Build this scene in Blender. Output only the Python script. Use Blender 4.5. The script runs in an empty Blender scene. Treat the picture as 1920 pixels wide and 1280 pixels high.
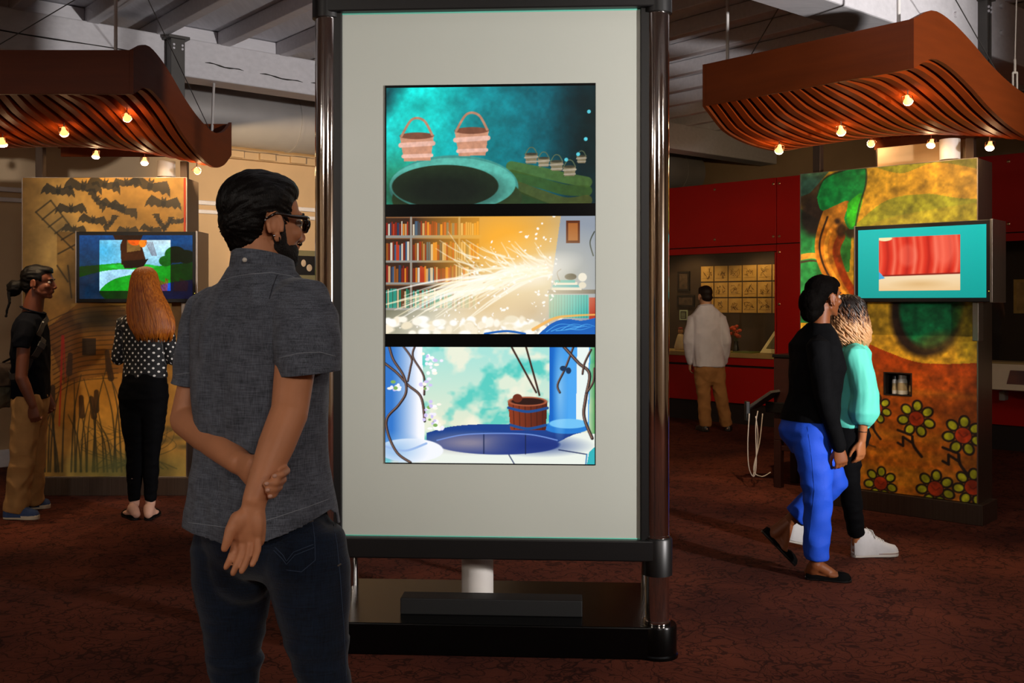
import bpy, bmesh, math, random
import numpy as np
from mathutils import Vector, Matrix, noise as mnoise
from mathutils.bvhtree import BVHTree

random.seed(7)
scene = bpy.context.scene
COL = scene.collection
pi = math.pi

# ------------------------------------------------------------------ camera
FPX, EYE, HOR = 1900.0, 1.48, 570.0          # focal length in pixels of 1920x1280, eye height, horizon row
cam_d = bpy.data.cameras.new('camera')
cam = bpy.data.objects.new('camera', cam_d)
COL.objects.link(cam)
cam_d.sensor_width = 36.0
cam_d.lens = FPX / 1920.0 * 36.0
cam_d.shift_y = -(640.0 - HOR) / 1920.0
cam_d.clip_start = 0.05
cam.location = (0, 0, EYE)
cam.rotation_euler = (pi / 2, 0, 0)
scene.camera = cam

scene.view_settings.view_transform = 'Standard'
scene.view_settings.look = 'None'
scene.view_settings.gamma = 1.0
scene.view_settings.exposure = 0.0
scene.view_settings.use_curve_mapping = False

w = bpy.data.worlds.new('world')
scene.world = w
w.use_nodes = True
w.node_tree.nodes['Background'].inputs[0].default_value = (0.9, 0.75, 0.6, 1)
w.node_tree.nodes['Background'].inputs[1].default_value = 0.02


def lamp(name, kind, loc, target, energy, color, size=0.1, spot=60, blend=0.5, sizey=None):
    d = bpy.data.lights.new(name, kind)
    o = bpy.data.objects.new(name, d)
    COL.objects.link(o)
    o.location = loc
    d.energy = energy
    d.color = color
    if kind == 'AREA':
        d.size = size
        if sizey:
            d.shape = 'RECTANGLE'
            d.size_y = sizey
    else:
        d.shadow_soft_size = size
    if kind == 'SPOT':
        d.spot_size = math.radians(spot)
        d.spot_blend = blend
    v = Vector(target) - Vector(loc)
    o.rotation_euler = v.to_track_quat('-Z', 'Y').to_euler()
    o['kind'] = 'helper'
    return o

# lights outside the picture: the one low flash from the right whose hard canopy shadow falls on the beams,
# and the gallery's ceiling lamps behind the camera that the chrome poles mirror
lamp('flash_right_offscreen', 'SPOT', (4.9, 0.9, 1.75), (-1.8, 8.2, 3.3), 1900, (1, 0.96, 0.94), 0.12, 64, 0.6)
for _n, _p, _q in (('ceiling_lamp_rear_left_offscreen', (-4.7, -4.2, 3.5), (-0.6, 2.4, 1.2)), ('ceiling_lamp_far_left_offscreen', (-6.2, -0.7, 3.5), (-6.2, 0.6, 0.0)),
                   ('ceiling_lamp_rear_right_offscreen', (2.1, -4.0, 3.5), (0.4, 3.4, 1.0)), ('ceiling_lamp_far_right_offscreen', (6.3, -0.5, 3.5), (6.0, 1.0, 0.0))):
    lamp(_n, 'AREA', _p, _q, 80, (1, 0.9, 0.8), 1.4, sizey=0.4)


def ray(px, py):
    return Vector(((px - 960.0) / FPX, 1.0, -(py - HOR) / FPX))


def at(px, py, D):
    """point that the pixel shows at distance D along the view axis"""
    r = ray(px, py)
    return Vector((r.x * D, D, EYE + r.z * D))


def onz(px, py, z=0.0):
    """point that the pixel shows on the horizontal plane z"""
    r = ray(px, py)
    D = (z - EYE) / r.z
    return at(px, py, D)


def srgb(h, g=1.0):
    if isinstance(h, str):
        h = h.lstrip('#')
        c = [int(h[i:i + 2], 16) / 255.0 for i in (0, 2, 4)]
    else:
        c = [x / 255.0 for x in h]
    return tuple((x / 12.92 if x <= 0.04045 else ((x + 0.055) / 1.055) ** 2.4) * g for x in c) + (1.0,)

# ------------------------------------------------------------------ materials
MATS = {}


def mat(name, col, rough=0.6, metal=0.0, vary=0.0, vscale=8.0, bump=0.0, bscale=60.0, stretch=(1, 1, 1),
        emit=None, estr=0.0, spec=0.5, coat=0.0, col2=None, alpha=1.0, trans=0.0, sheen=0.0):
    """principled material with optional noise variation in colour and fine relief"""
    if name in MATS:
        return MATS[name]
    m = bpy.data.materials.new(name)
    m.use_nodes = True
    nt = m.node_tree
    b = nt.nodes['Principled BSDF']
    c = srgb(col) if not isinstance(col, tuple) or len(col) == 3 else col
    b.inputs['Base Color'].default_value = c
    b.inputs['Roughness'].default_value = rough
    b.inputs['Metallic'].default_value = metal
    b.inputs['Specular IOR Level'].default_value = spec
    b.inputs['Coat Weight'].default_value = coat
    b.inputs['Alpha'].default_value = alpha
    b.inputs['Transmission Weight'].default_value = trans
    b.inputs['Sheen Weight'].default_value = sheen
    if emit is not None:
        b.inputs['Emission Color'].default_value = srgb(emit)
        b.inputs['Emission Strength'].default_value = estr
    if vary or bump:
        tc = nt.nodes.new('ShaderNodeTexCoord')
        mp = nt.nodes.new('ShaderNodeMapping')
        mp.inputs['Scale'].default_value = stretch
        nt.links.new(tc.outputs['Object'], mp.inputs['Vector'])
    if vary:
        n = nt.nodes.new('ShaderNodeTexNoise')
        n.inputs['Scale'].default_value = vscale
        n.inputs['Detail'].default_value = 5
        nt.links.new(mp.outputs[0], n.inputs['Vector'])
        r = nt.nodes.new('ShaderNodeValToRGB')
        if col2 is not None:
            lo, hi = c, srgb(col2)
        else:
            lo = tuple(x * (1 - vary) for x in c[:3]) + (1,)
            hi = tuple(min(1, x * (1 + vary)) for x in c[:3]) + (1,)
        r.color_ramp.elements[0].color = lo
        r.color_ramp.elements[1].color = hi
        r.color_ramp.elements[0].position = 0.3
        r.color_ramp.elements[1].position = 0.7
        nt.links.new(n.outputs['Fac'], r.inputs[0])
        nt.links.new(r.outputs[0], b.inputs['Base Color'])
    if bump:
        n2 = nt.nodes.new('ShaderNodeTexNoise')
        n2.inputs['Scale'].default_value = bscale
        n2.inputs['Detail'].default_value = 3
        nt.links.new(mp.outputs[0], n2.inputs['Vector'])
        bp = nt.nodes.new('ShaderNodeBump')
        bp.inputs['Strength'].default_value = bump
        bp.inputs['Distance'].default_value = 0.01
        nt.links.new(n2.outputs['Fac'], bp.inputs['Height'])
        nt.links.new(bp.outputs[0], b.inputs['Normal'])
    MATS[name] = m
    return m


def attr_mat(name, emit=0.0, rough=0.5, diffuse=1.0, grain=0.0):
    """flat print or lit screen: colours come from the mesh's own colour attribute"""
    m = bpy.data.materials.new(name)
    m.use_nodes = True
    nt = m.node_tree
    b = nt.nodes['Principled BSDF']
    a = nt.nodes.new('ShaderNodeVertexColor')
    a.layer_name = 'Col'
    b.inputs['Roughness'].default_value = rough
    if diffuse:
        nt.links.new(a.outputs[0], b.inputs['Base Color'])
    else:
        b.inputs['Base Color'].default_value = (0.01, 0.01, 0.01, 1)
    if emit:
        nt.links.new(a.outputs[0], b.inputs['Emission Color'])
        b.inputs['Emission Strength'].default_value = emit
    return m

# ------------------------------------------------------------------ mesh building


class MB:
    """collects simple shapes and links them as one mesh object"""

    def __init__(self):
        self.v = []
        self.f = []
        self.mi = []
        self.cur = 0

    def add(self, verts, faces):
        o = len(self.v)
        self.v += [tuple(p) for p in verts]
        self.f += [tuple(i + o for i in f) for f in faces]
        self.mi += [self.cur] * len(faces)
        return self

    def box(self, x0, x1, y0, y1, z0, z1, M=None):
        p = [(x, y, z) for z in (z0, z1) for y in (y0, y1) for x in (x0, x1)]
        if M is not None:
            p = [M @ Vector(q) for q in p]
        return self.add(p, [(0, 2, 3, 1), (4, 5, 7, 6), (0, 1, 5, 4), (2, 6, 7, 3), (0, 4, 6, 2), (1, 3, 7, 5)])

    def rbox(self, x0, x1, y0, y1, z0, z1, r=0.005, M=None, seg=2):
        bm = bmesh.new()
        bmesh.ops.create_cube(bm, size=1)
        for v in bm.verts:
            v.co = Vector(((x0 + x1) / 2 + v.co.x * (x1 - x0), (y0 + y1) / 2 + v.co.y * (y1 - y0), (z0 + z1) / 2 + v.co.z * (z1 - z0)))
        bmesh.ops.bevel(bm, geom=bm.edges[:], offset=r, segments=seg, affect='EDGES', profile=0.5)
        bm.verts.index_update()
        vs = [(M @ v.co if M is not None else v.co.copy()) for v in bm.verts]
        fs = [[v.index for v in f.verts] for f in bm.faces]
        bm.free()
        return self.add(vs, fs)

    def loft(self, rings, cap=True, closed=True):
        n = len(rings[0])
        vs = [p for r in rings for p in r]
        fs = []
        for i in range(len(rings) - 1):
            for j in range(n if closed else n - 1):
                k = (j + 1) % n
                fs.append((i * n + j, i * n + k, (i + 1) * n + k, (i + 1) * n + j))
        if cap and closed:
            fs.append(tuple(reversed(range(n))))
            fs.append(tuple((len(rings) - 1) * n + j for j in range(n)))
        return self.add(vs, fs)

    def lathe(self, prof, c=(0, 0, 0), n=24, M=None):
        c = Vector(c)
        rings = []
        for r, z in prof:
            ring = [c + Vector((r * math.cos(2 * pi * j / n), r * math.sin(2 * pi * j / n), z)) for j in range(n)]
            if M is not None:
                ring = [M @ p for p in ring]
            rings.append(ring)
        return self.loft(rings)

    def cyl(self, p0, p1, r0, r1=None, n=16):
        r1 = r0 if r1 is None else r1
        return self.tube([p0, p1], [r0, r1], n)

    def tube(self, pts, rad, n=8, side=None):
        pts = [Vector(p) for p in pts]
        if not hasattr(rad, '__len__'):
            rad = [rad] * len(pts)
        rings = []
        u = None
        for i, p in enumerate(pts):
            t = (pts[min(i + 1, len(pts) - 1)] - pts[max(i - 1, 0)])
            if t.length < 1e-9:
                t = Vector((0, 0, 1))
            t.normalize()
            if u is None:
                u = Vector(side) if side is not None else t.orthogonal()
            u = u - t * u.dot(t)
            if u.length < 1e-6:
                u = t.orthogonal()
            u.normalize()
            v = t.cross(u)
            ra = rad[i] if not hasattr(rad[i], '__len__') else rad[i][0]
            rb = rad[i] if not hasattr(rad[i], '__len__') else rad[i][1]
            rings.append([p + u * (ra * math.cos(2 * pi * j / n)) + v * (rb * math.sin(2 * pi * j / n)) for j in range(n)])
        return self.loft(rings)

    def ell(self, c, r, M=None, nu=16, nv=10):
        c = Vector(c)
        vs = [Vector((0, 0, r[2]))]
        for i in range(1, nv):
            a = pi * i / nv
            for j in range(nu):
                b = 2 * pi * j / nu
                vs.append(Vector((r[0] * math.sin(a) * math.cos(b), r[1] * math.sin(a) * math.sin(b), r[2] * math.cos(a))))
        vs.append(Vector((0, 0, -r[2])))
        if M is not None:
            vs = [c + (M @ p) for p in vs]
        else:
            vs = [c + p for p in vs]
        fs = [(0, 1 + j, 1 + (j + 1) % nu) for j in range(nu)]
        for i in range(nv - 2):
            for j in range(nu):
                k = (j + 1) % nu
                a = 1 + i * nu
                fs.append((a + j, a + nu + j, a + nu + k, a + k))
        last = len(vs) - 1
        a = 1 + (nv - 2) * nu
        fs += [(last, a + (j + 1) % nu, a + j) for j in range(nu)]
        return self.add(vs, fs)

    def cap(self, p0, p1, r0, r1, n=22, side=None):
        """tapered capsule with round ends"""
        p0, p1 = Vector(p0), Vector(p1)
        d = (p1 - p0)
        d.normalize()
        e0 = r0 if not hasattr(r0, '__len__') else min(r0)
        e1 = r1 if not hasattr(r1, '__len__') else min(r1)

        def sc(r, k):
            return r * k if not hasattr(r, '__len__') else (r[0] * k, r[1] * k)
        pts, rad = [], []
        for a in (85, 60, 30):
            a = math.radians(a)
            pts.append(p0 - d * e0 * math.sin(a))
            rad.append(sc(r0, math.cos(a)))
        pts += [p0, p1]
        rad += [r0, r1]
        for a in (30, 60, 85):
            a = math.radians(a)
            pts.append(p1 + d * e1 * math.sin(a))
            rad.append(sc(r1, math.cos(a)))
        return self.tube(pts, rad, n, side)

    def chain(self, pts, rad, n=16, side=None):
        """rounded tube through several joints"""
        pts = [Vector(p) for p in pts]
        for i in range(len(pts) - 1):
            self.cap(pts[i], pts[i + 1], rad[i], rad[i + 1], n, side)
        return self

    def prism(self, poly, h0, h1, M=None):
        """polygon in local xy extruded along local z"""
        n = len(poly)
        vs = [Vector((x, y, h)) for h in (h0, h1) for x, y in poly]
        if M is not None:
            vs = [M @ p for p in vs]
        fs = [tuple(reversed(range(n))), tuple(range(n, 2 * n))] + [(i, (i + 1) % n, n + (i + 1) % n, n + i) for i in range(n)]
        return self.add(vs, fs)

    def mesh(self, name):
        me = bpy.data.meshes.new(name)
        me.from_pydata(self.v, [], self.f)
        if any(self.mi):
            me.polygons.foreach_set('material_index', self.mi)
        me.update()
        return me

    def build(self, name, m, parent=None, smooth=False, world=False, fix=True):
        me = self.mesh(name)
        if fix:
            bm = bmesh.new()
            bm.from_mesh(me)
            bmesh.ops.recalc_face_normals(bm, faces=bm.faces)
            bm.to_mesh(me)
            bm.free()
        return link(name, me, m, parent, smooth, world)


XF = {}


def link(name, me, m, parent=None, smooth=False, world=False):
    if world and parent is not None:
        top = parent
        while top.parent is not None:
            top = top.parent
        me.transform(XF.get(top.name, Matrix.Identity(4)).inverted())
    o = bpy.data.objects.new(name, me)
    COL.objects.link(o)
    if m is not None:
        for mm in (m if isinstance(m, (list, tuple)) else [m]):
            me.materials.append(mm)
    if parent is not None:
        o.parent = parent
    if smooth is True:
        me.polygons.foreach_set('use_smooth', [True] * len(me.polygons))
    elif smooth:
        me.polygons.foreach_set('use_smooth', [True] * len(me.polygons))
        me.set_sharp_from_angle(angle=math.radians(smooth))
    return o


def tag(o, label=None, cat=None, group=None, kind=None):
    if label:
        o['label'] = label
    if cat:
        o['category'] = cat
    if group:
        o['group'] = group
    if kind:
        o['kind'] = kind
    return o


def thing(name, label, cat, loc=(0, 0, 0), rz=0.0, group=None, kind=None):
    o = bpy.data.objects.new(name, None)
    o.empty_display_size = 0.1
    COL.objects.link(o)
    o.location = loc
    o.rotation_euler = (0, 0, rz)
    XF[o.name] = Matrix.Translation(Vector(loc)) @ Matrix.Rotation(rz, 4, 'Z')
    return tag(o, label, cat, group, kind)

# ------------------------------------------------------------------ flat pictures for prints and screens


def vnoise(h, w, cells, seed=0, octaves=4, aspect=1.0):
    rng = np.random.RandomState(seed)
    out = np.zeros((h, w))
    amp, tot = 1.0, 0.0
    for o in range(octaves):
        cy = max(2, int(cells * 2 ** o))
        cx = max(2, int(cells * aspect * 2 ** o))
        g = rng.rand(cy + 2, cx + 2)
        y = np.linspace(0, cy, h)
        x = np.linspace(0, cx, w)
        yi, xi = y.astype(int), x.astype(int)
        fy, fx = (y - yi)[:, None], (x - xi)[None, :]
        fy, fx = fy * fy * (3 - 2 * fy), fx * fx * (3 - 2 * fx)
        a = g[yi][:, xi]
        b = g[yi][:, xi + 1]
        c = g[yi + 1][:, xi]
        d = g[yi + 1][:, xi + 1]
        out += amp * ((a * (1 - fx) + b * fx) * (1 - fy) + (c * (1 - fx) + d * fx) * fy)
        tot += amp
        amp *= 0.5
    return out / tot


def C3(h):
    h = h.lstrip('#')
    return np.array([int(h[i:i + 2], 16) / 255.0 for i in (0, 2, 4)])


class Pic:
    """small painter on a grid; shapes are given in the coordinates of box (x0,y0,x1,y1)"""

    def __init__(self, w, h, box, bg='#000000'):
        self.w, self.h = w, h
        self.box = box
        x0, y0, x1, y1 = box
        xs = x0 + (np.arange(w) + 0.5) / w * (x1 - x0)
        ys = y0 + (np.arange(h) + 0.5) / h * (y1 - y0)
        self.X, self.Y = np.meshgrid(xs, ys)
        self.px = abs(x1 - x0) / w
        self.a = np.zeros((h, w, 3)) + C3(bg)

    def mask(self, m, col, alpha=1.0):
        col = C3(col) if isinstance(col, str) else col
        m = (np.clip(m, 0, 1) * alpha)[..., None]
        self.a = self.a * (1 - m) + col * m

    def ell(self, cx, cy, rx, ry, col, rot=0, soft=None, alpha=1.0):
        c, s = math.cos(rot), math.sin(rot)
        dx, dy = self.X - cx, self.Y - cy
        u, v = (dx * c + dy * s) / rx, (-dx * s + dy * c) / ry
        d = (np.sqrt(u * u + v * v) - 1) * min(rx, ry)
        soft = soft or self.px
        self.mask(0.5 - d / soft, col, alpha)

    def line(self, pts, w0, col, w1=None, alpha=1.0, soft=None):
        w1 = w0 if w1 is None else w1
        n = len(pts) - 1
        best = np.full(self.X.shape, 1e9)
        for i in range(n):
            (ax, ay), (bx, by) = pts[i], pts[i + 1]
            dx, dy = bx - ax, by - ay
            L = dx * dx + dy * dy + 1e-9
            t = np.clip(((self.X - ax) * dx + (self.Y - ay) * dy) / L, 0, 1)
            d = np.hypot(self.X - ax - t * dx, self.Y - ay - t * dy)
            ww = w0 + (w1 - w0) * (i + t) / n
            best = np.minimum(best, d - ww / 2)
        soft = soft or self.px
        self.mask(0.5 - best / soft, col, alpha)

    def poly(self, pts, col, alpha=1.0, grad=None):
        inside = np.zeros(self.X.shape, bool)
        n = len(pts)
        for i in range(n):
            (ax, ay), (bx, by) = pts[i], pts[(i + 1) % n]
            if ay == by:
                continue
            c = ((self.Y >= min(ay, by)) & (self.Y < max(ay, by)))
            xi = ax + (self.Y - ay) * (bx - ax) / (by - ay)
            inside ^= c & (self.X < xi)
        m = inside.astype(float)
        if grad is not None:
            m2 = m[..., None]
            g = self.ramp(*grad)
            self.a = self.a * (1 - m2 * alpha) + g * m2 * alpha
        else:
            self.mask(m, col, alpha)
        return m

    def rect(self, x0, y0, x1, y1, col, alpha=1.0):
        self.mask(((self.X >= x0) & (self.X < x1) & (self.Y >= y0) & (self.Y < y1)).astype(float), col, alpha)

    def ramp(self, axis, p0, p1, c0, c1):
        t = np.clip(((self.X if axis == 'x' else self.Y) - p0) / (p1 - p0), 0, 1)[..., None]
        return C3(c0) * (1 - t) + C3(c1) * t

    def curve(self, pts, k=8):
        """Catmull-Rom through points"""
        out = []
        P = [pts[0]] + list(pts) + [pts[-1]]
        for i in range(1, len(P) - 2):
            for j in range(k):
                t = j / k
                q = []
                for d in (0, 1):
                    a, b, c, e = P[i - 1][d], P[i][d], P[i + 1][d], P[i + 2][d]
                    q.append(0.5 * (2 * b + (c - a) * t + (2 * a - 5 * b + 4 * c - e) * t * t + (3 * b - a - 3 * c + e) * t ** 3))
                out.append(tuple(q))
        out.append(tuple(pts[-1]))
        return out

    def noise(self, amp, cells, seed=1, octaves=4, aspect=None):
        aspect = aspect or self.w / self.h
        n = vnoise(self.h, self.w, cells, seed, octaves, aspect) - 0.5
        self.a = np.clip(self.a * (1 + amp * 2 * n[..., None]), 0, 1)

    def mesh(self, name, fn):
        """grid mesh; fn(u, v) gives the corner points, u right, v down, as arrays"""
        w, h = self.w, self.h
        u, v = np.meshgrid(np.linspace(0, 1, w), np.linspace(0, 1, h))
        co = np.stack(fn(u, v), -1).reshape(-1, 3)
        me = bpy.data.meshes.new(name)
        idx = np.arange(w * h).reshape(h, w)
        q = np.stack([idx[1:, :-1], idx[1:, 1:], idx[:-1, 1:], idx[:-1, :-1]], -1).reshape(-1, 4)
        nf = len(q)
        me.vertices.add(w * h)
        me.vertices.foreach_set('co', co.astype(np.float32).ravel())
        me.loops.add(nf * 4)
        me.loops.foreach_set('vertex_index', q.astype(np.int32).ravel())
        me.polygons.add(nf)
        me.polygons.foreach_set('loop_start', (np.arange(nf) * 4).astype(np.int32))
        me.update(calc_edges=True)
        a = np.clip(self.a, 0, 1)
        lin = np.where(a <= 0.04045, a / 12.92, ((a + 0.055) / 1.055) ** 2.4)
        col = np.concatenate([lin, np.ones((h, w, 1))], -1).astype(np.float32).ravel()
        at_ = me.color_attributes.new('Col', 'FLOAT_COLOR', 'POINT')
        at_.data.foreach_set('color', col)
        return me

# ------------------------------------------------------------------ room shell
AA = math.radians(40.0)                       # the building's own axes against the view
MR = Matrix.Rotation(AA, 4, 'Z')
A0, A1, B0, B1 = -6.5, 11.75, -5.5, 10.03      # room in building axes
ZC = 3.82

# plain materials for the shell
m_cream = mat('cream_painted_wall', '#b89c78', 0.75, vary=0.05, vscale=3, bump=0.05, bscale=30)
m_white = mat('white_painted_timber', '#d0cdd0', 0.65, vary=0.06, vscale=5, bump=0.12, bscale=14, stretch=(1, 6, 6))
m_deck = mat('white_painted_deck', '#d2d1d6', 0.75, vary=0.07, vscale=4, bump=0.1, bscale=20, stretch=(8, 1, 1))
m_grey_steel = mat('grey_painted_steel', '#4a4744', 0.45, metal=0.3, vary=0.1, vscale=6)
m_dark = mat('black_paint', '#0c0b0b', 0.35, vary=0.1)
m_red = mat('red_lacquer_panel', '#a80e07', 0.45, vary=0.06, vscale=2.0, spec=0.25)
m_bolt = mat('brass_bolt', '#c9a27a', 0.3, metal=1.0, vary=0.05)
m_brick = mat('dark_red_brick', '#4f1c15', 0.85, vary=0.25, vscale=14, bump=0.3, bscale=60)
m_mortar = mat('grey_mortar', '#2c2420', 0.9, vary=0.1)
m_chrome = mat('polished_chrome', '#e6e2de', 0.06, metal=1.0, vary=0.03, vscale=3)
m_brushed = mat('brushed_bronze_steel', '#6a5a4d', 0.32, metal=0.85, vary=0.12, vscale=3, stretch=(40, 40, 1), bump=0.05, bscale=30)
m_duct = mat('galvanised_duct', '#a39f9c', 0.5, metal=0.25, vary=0.08, vscale=3)


def glass_mat():
    m = bpy.data.materials.new('clear_glass')
    m.use_nodes = True
    nt = m.node_tree
    nt.nodes.remove(nt.nodes['Principled BSDF'])
    out = nt.nodes['Material Output']
    t = nt.nodes.new('ShaderNodeBsdfTransparent')
    g = nt.nodes.new('ShaderNodeBsdfGlossy')
    g.inputs['Roughness'].default_value = 0.02
    t.inputs[0].default_value = (0.96, 0.97, 0.96, 1)
    fr = nt.nodes.new('ShaderNodeFresnel')
    fr.inputs['IOR'].default_value = 1.3
    mx = nt.nodes.new('ShaderNodeMixShader')
    nt.links.new(fr.outputs[0], mx.inputs[0])
    nt.links.new(t.outputs[0], mx.inputs[1])
    nt.links.new(g.outputs[0], mx.inputs[2])
    nt.links.new(mx.outputs[0], out.inputs['Surface'])
    return m


m_glass = glass_mat()


def carpet_mat():
    m = bpy.data.materials.new('patterned_carpet')
    m.use_nodes = True
    nt = m.node_tree
    b = nt.nodes['Principled BSDF']
    b.inputs['Roughness'].default_value = 0.95
    b.inputs['Specular IOR Level'].default_value = 0.15
    tc = nt.nodes.new('ShaderNodeTexCoord')
    wn = nt.nodes.new('ShaderNodeTexNoise')
    wn.inputs['Scale'].default_value = 3.6
    wn.inputs['Detail'].default_value = 3
    nt.links.new(tc.outputs['Object'], wn.inputs['Vector'])
    mx = nt.nodes.new('ShaderNodeMixRGB')
    mx.blend_type = 'LINEAR_LIGHT'
    mx.inputs[0].default_value = 0.42
    nt.links.new(tc.outputs['Object'], mx.inputs[1])
    nt.links.new(wn.outputs['Color'], mx.inputs[2])
    masks = []
    for sc, width in ((4.6, 0.030), (10.5, 0.024)):
        v = nt.nodes.new('ShaderNodeTexVoronoi')
        v.feature = 'DISTANCE_TO_EDGE'
        v.inputs['Scale'].default_value = sc
        nt.links.new(mx.outputs[0], v.inputs['Vector'])
        r = nt.nodes.new('ShaderNodeValToRGB')
        r.color_ramp.elements[0].position = width * 0.5
        r.color_ramp.elements[1].position = width * 1.5
        r.color_ramp.elements[0].color = (0.16, 0.16, 0.16, 1)
        nt.links.new(v.outputs['Distance'], r.inputs[0])
        masks.append(r)
    mul = nt.nodes.new('ShaderNodeMixRGB')
    mul.blend_type = 'MULTIPLY'
    mul.inputs[0].default_value = 1.0
    nt.links.new(masks[0].outputs[0], mul.inputs[1])
    nt.links.new(masks[1].outputs[0], mul.inputs[2])
    n = nt.nodes.new('ShaderNodeTexNoise')
    n.inputs['Scale'].default_value = 1.3
    n.inputs['Detail'].default_value = 8
    nt.links.new(tc.outputs['Object'], n.inputs['Vector'])
    r2 = nt.nodes.new('ShaderNodeValToRGB')
    r2.color_ramp.elements[0].color = srgb('#4a2218')
    r2.color_ramp.elements[1].color = srgb('#6a3422')
    r2.color_ramp.elements[0].position = 0.35
    r2.color_ramp.elements[1].position = 0.65
    nt.links.new(n.outputs['Fac'], r2.inputs[0])
    fin = nt.nodes.new('ShaderNodeMixRGB')
    fin.blend_type = 'MULTIPLY'
    fin.inputs[0].default_value = 0.75
    nt.links.new(r2.outputs[0], fin.inputs[1])
    nt.links.new(mul.outputs[0], fin.inputs[2])
    nt.links.new(fin.outputs[0], b.inputs['Base Color'])
    n3 = nt.nodes.new('ShaderNodeTexNoise')
    n3.inputs['Scale'].default_value = 260
    nt.links.new(tc.outputs['Object'], n3.inputs['Vector'])
    bp = nt.nodes.new('ShaderNodeBump')
    bp.inputs['Strength'].default_value = 0.5
    bp.inputs['Distance'].default_value = 0.004
    nt.links.new(n3.outputs['Fac'], bp.inputs['Height'])
    nt.links.new(bp.outputs[0], b.inputs['Normal'])
    return m


def structure(o):
    o['kind'] = 'structure'
    return o


structure(MB().box(A0 - .2, A1 + .2, B0 - .2, B1 + .2, -0.1, 0.0, MR).build('floor', carpet_mat()))
wl = structure(MB().box(A0 - .2, A1 + .2, B1, B1 + 0.2, 0, ZC + .1, MR).build('wall_left', m_cream))
wb = structure(MB().box(A1, A1 + 0.2, B0, B1, 0, ZC + .1, MR).build('wall_back', m_cream))
structure(MB().box(A0 - 0.2, A0, B0, B1, 0, ZC + .1, MR).build('wall_front', m_cream))
structure(MB().box(A0, A1, B0 - 0.2, B0, 0, ZC + .1, MR).build('wall_right', m_cream))

# trims on the cream wall: double picture rail, skirting, upright casing, ledger under the duct
t1 = structure(MB().rbox(A0, A1, B1 - 0.03, B1, 2.50, 2.545, 0.008, MR).build('trim_1', m_white))
t2 = structure(MB().rbox(A0, A1, B1 - 0.03, B1, 2.41, 2.45, 0.008, MR).build('trim_2', m_white))
structure(MB().rbox(A0, A1, B1 - 0.025, B1, 0.0, 0.16, 0.008, MR).build('baseboard_left', m_white))


def bcoord(p):
    q = MR.inverted() @ Vector(p)
    return q


def wall_a(px):
    """A coordinate where the pixel column meets the cream wall"""
    r = MR.inverted() @ ray(px, HOR)
    s = B1 / r.y
    return r.x * s, s


a_, s_ = wall_a(437)
structure(MB().rbox(a_ - 0.035, a_ + 0.035, B1 - 0.04, B1, 0.0, 2.41, 0.006, MR).build('trim_3', m_white))

# ceiling: deck, joists over the two timber beams
ce = structure(MB().box(A0 - .2, A1 + .2, B0 - .2, B1 + .2, ZC, ZC + 0.1, MR).build('ceiling', m_deck))
# beam through the left of the picture: its face passes the pixel column 330 at 8.4 m
pb = bcoord(at(330, HOR, 8.4))
pb2 = bcoord(at(1856, HOR, 7.25))
for k, (bb, zb, zt, wid) in enumerate(((pb.y, 3.38, 3.70, 0.26), (pb2.y, 3.26, 3.70, 0.30), (pb2.y - 4.6, 3.30, 3.70, 0.28))):
    a_end = A1 - 0.02 if k else 11.6
    bo = MB().rbox(A0, a_end, bb, bb + wid, zb, zt, 0.012, MR).build('beam', m_white, ce)
    # long drying cracks along the face
    for (ca, cl, cz) in ((bcoord(at(330, HOR, 8.4)).x - 2.2, 2.0, 3.53), (pb.x + .25, .35, 3.52), (pb.x + .75, .42, 3.50), (pb.x + 1.25, .3, 3.49)):
        if k == 0:
            MB().tube([MR @ Vector((ca + cl * t, bb - 0.001, cz - 0.02 * t + 0.006 * math.sin(9 * t))) for t in np.linspace(0, 1, 9)], [0.0015, .006, .004, .007, .005, .007, .004, .005, .0015], 5).build('crack', mat('open_crack', '#2a2624', 0.9, vary=.1), bo)
J = []
jm = MB().rbox(-0.045, 0.045, B0, B1, 3.69, 3.815, 0.006).mesh('joist')
jm.materials.append(m_white)
na = int((A1 - A0) / 0.55)
for i in range(na):
    o = bpy.data.objects.new('joist', jm)
    COL.objects.link(o)
    o.parent = ce
    o.location = MR @ Vector((A0 + 0.3 + i * 0.55, 0, 0))
    o.rotation_euler = (0, 0, AA)
# blocking between joists above the beam
blk = MB().box(0.05, 0.50, 0.02, 0.2, 3.70, 3.81).mesh('blocking')
blk.materials.append(m_white)
for bb in (pb.y, pb2.y):
    for i in range(na):
        if i % 3 == 1:
            continue
        o = bpy.data.objects.new('blocking', blk)
        COL.objects.link(o)
        o.parent = ce
        o.location = MR @ Vector((A0 + 0.3 + i * 0.55, bb + 0.04, 0))
        o.rotation_euler = (0, 0, AA)
# steel plates and bolts on the right beam
for (px, py) in ((1790, 28), (1876, 12), (1876, 62)):
    r = MR.inverted() @ ray(px, py)
    c0 = MR.inverted() @ Vector((0, 0, EYE))
    s = (pb2.y - c0.y) / r.y
    q = c0 + r * s
    MB().cyl(MR @ Vector((q.x, pb2.y + 0.001, q.z)), MR @ Vector((q.x, pb2.y - 0.018, q.z)), 0.02, n=6).build('bolt', m_white, ce)

# white bearing plates at the hanging posts
m_plate = mat('white_steel_plate', '#c9c6cc', 0.5, vary=.04)

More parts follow.
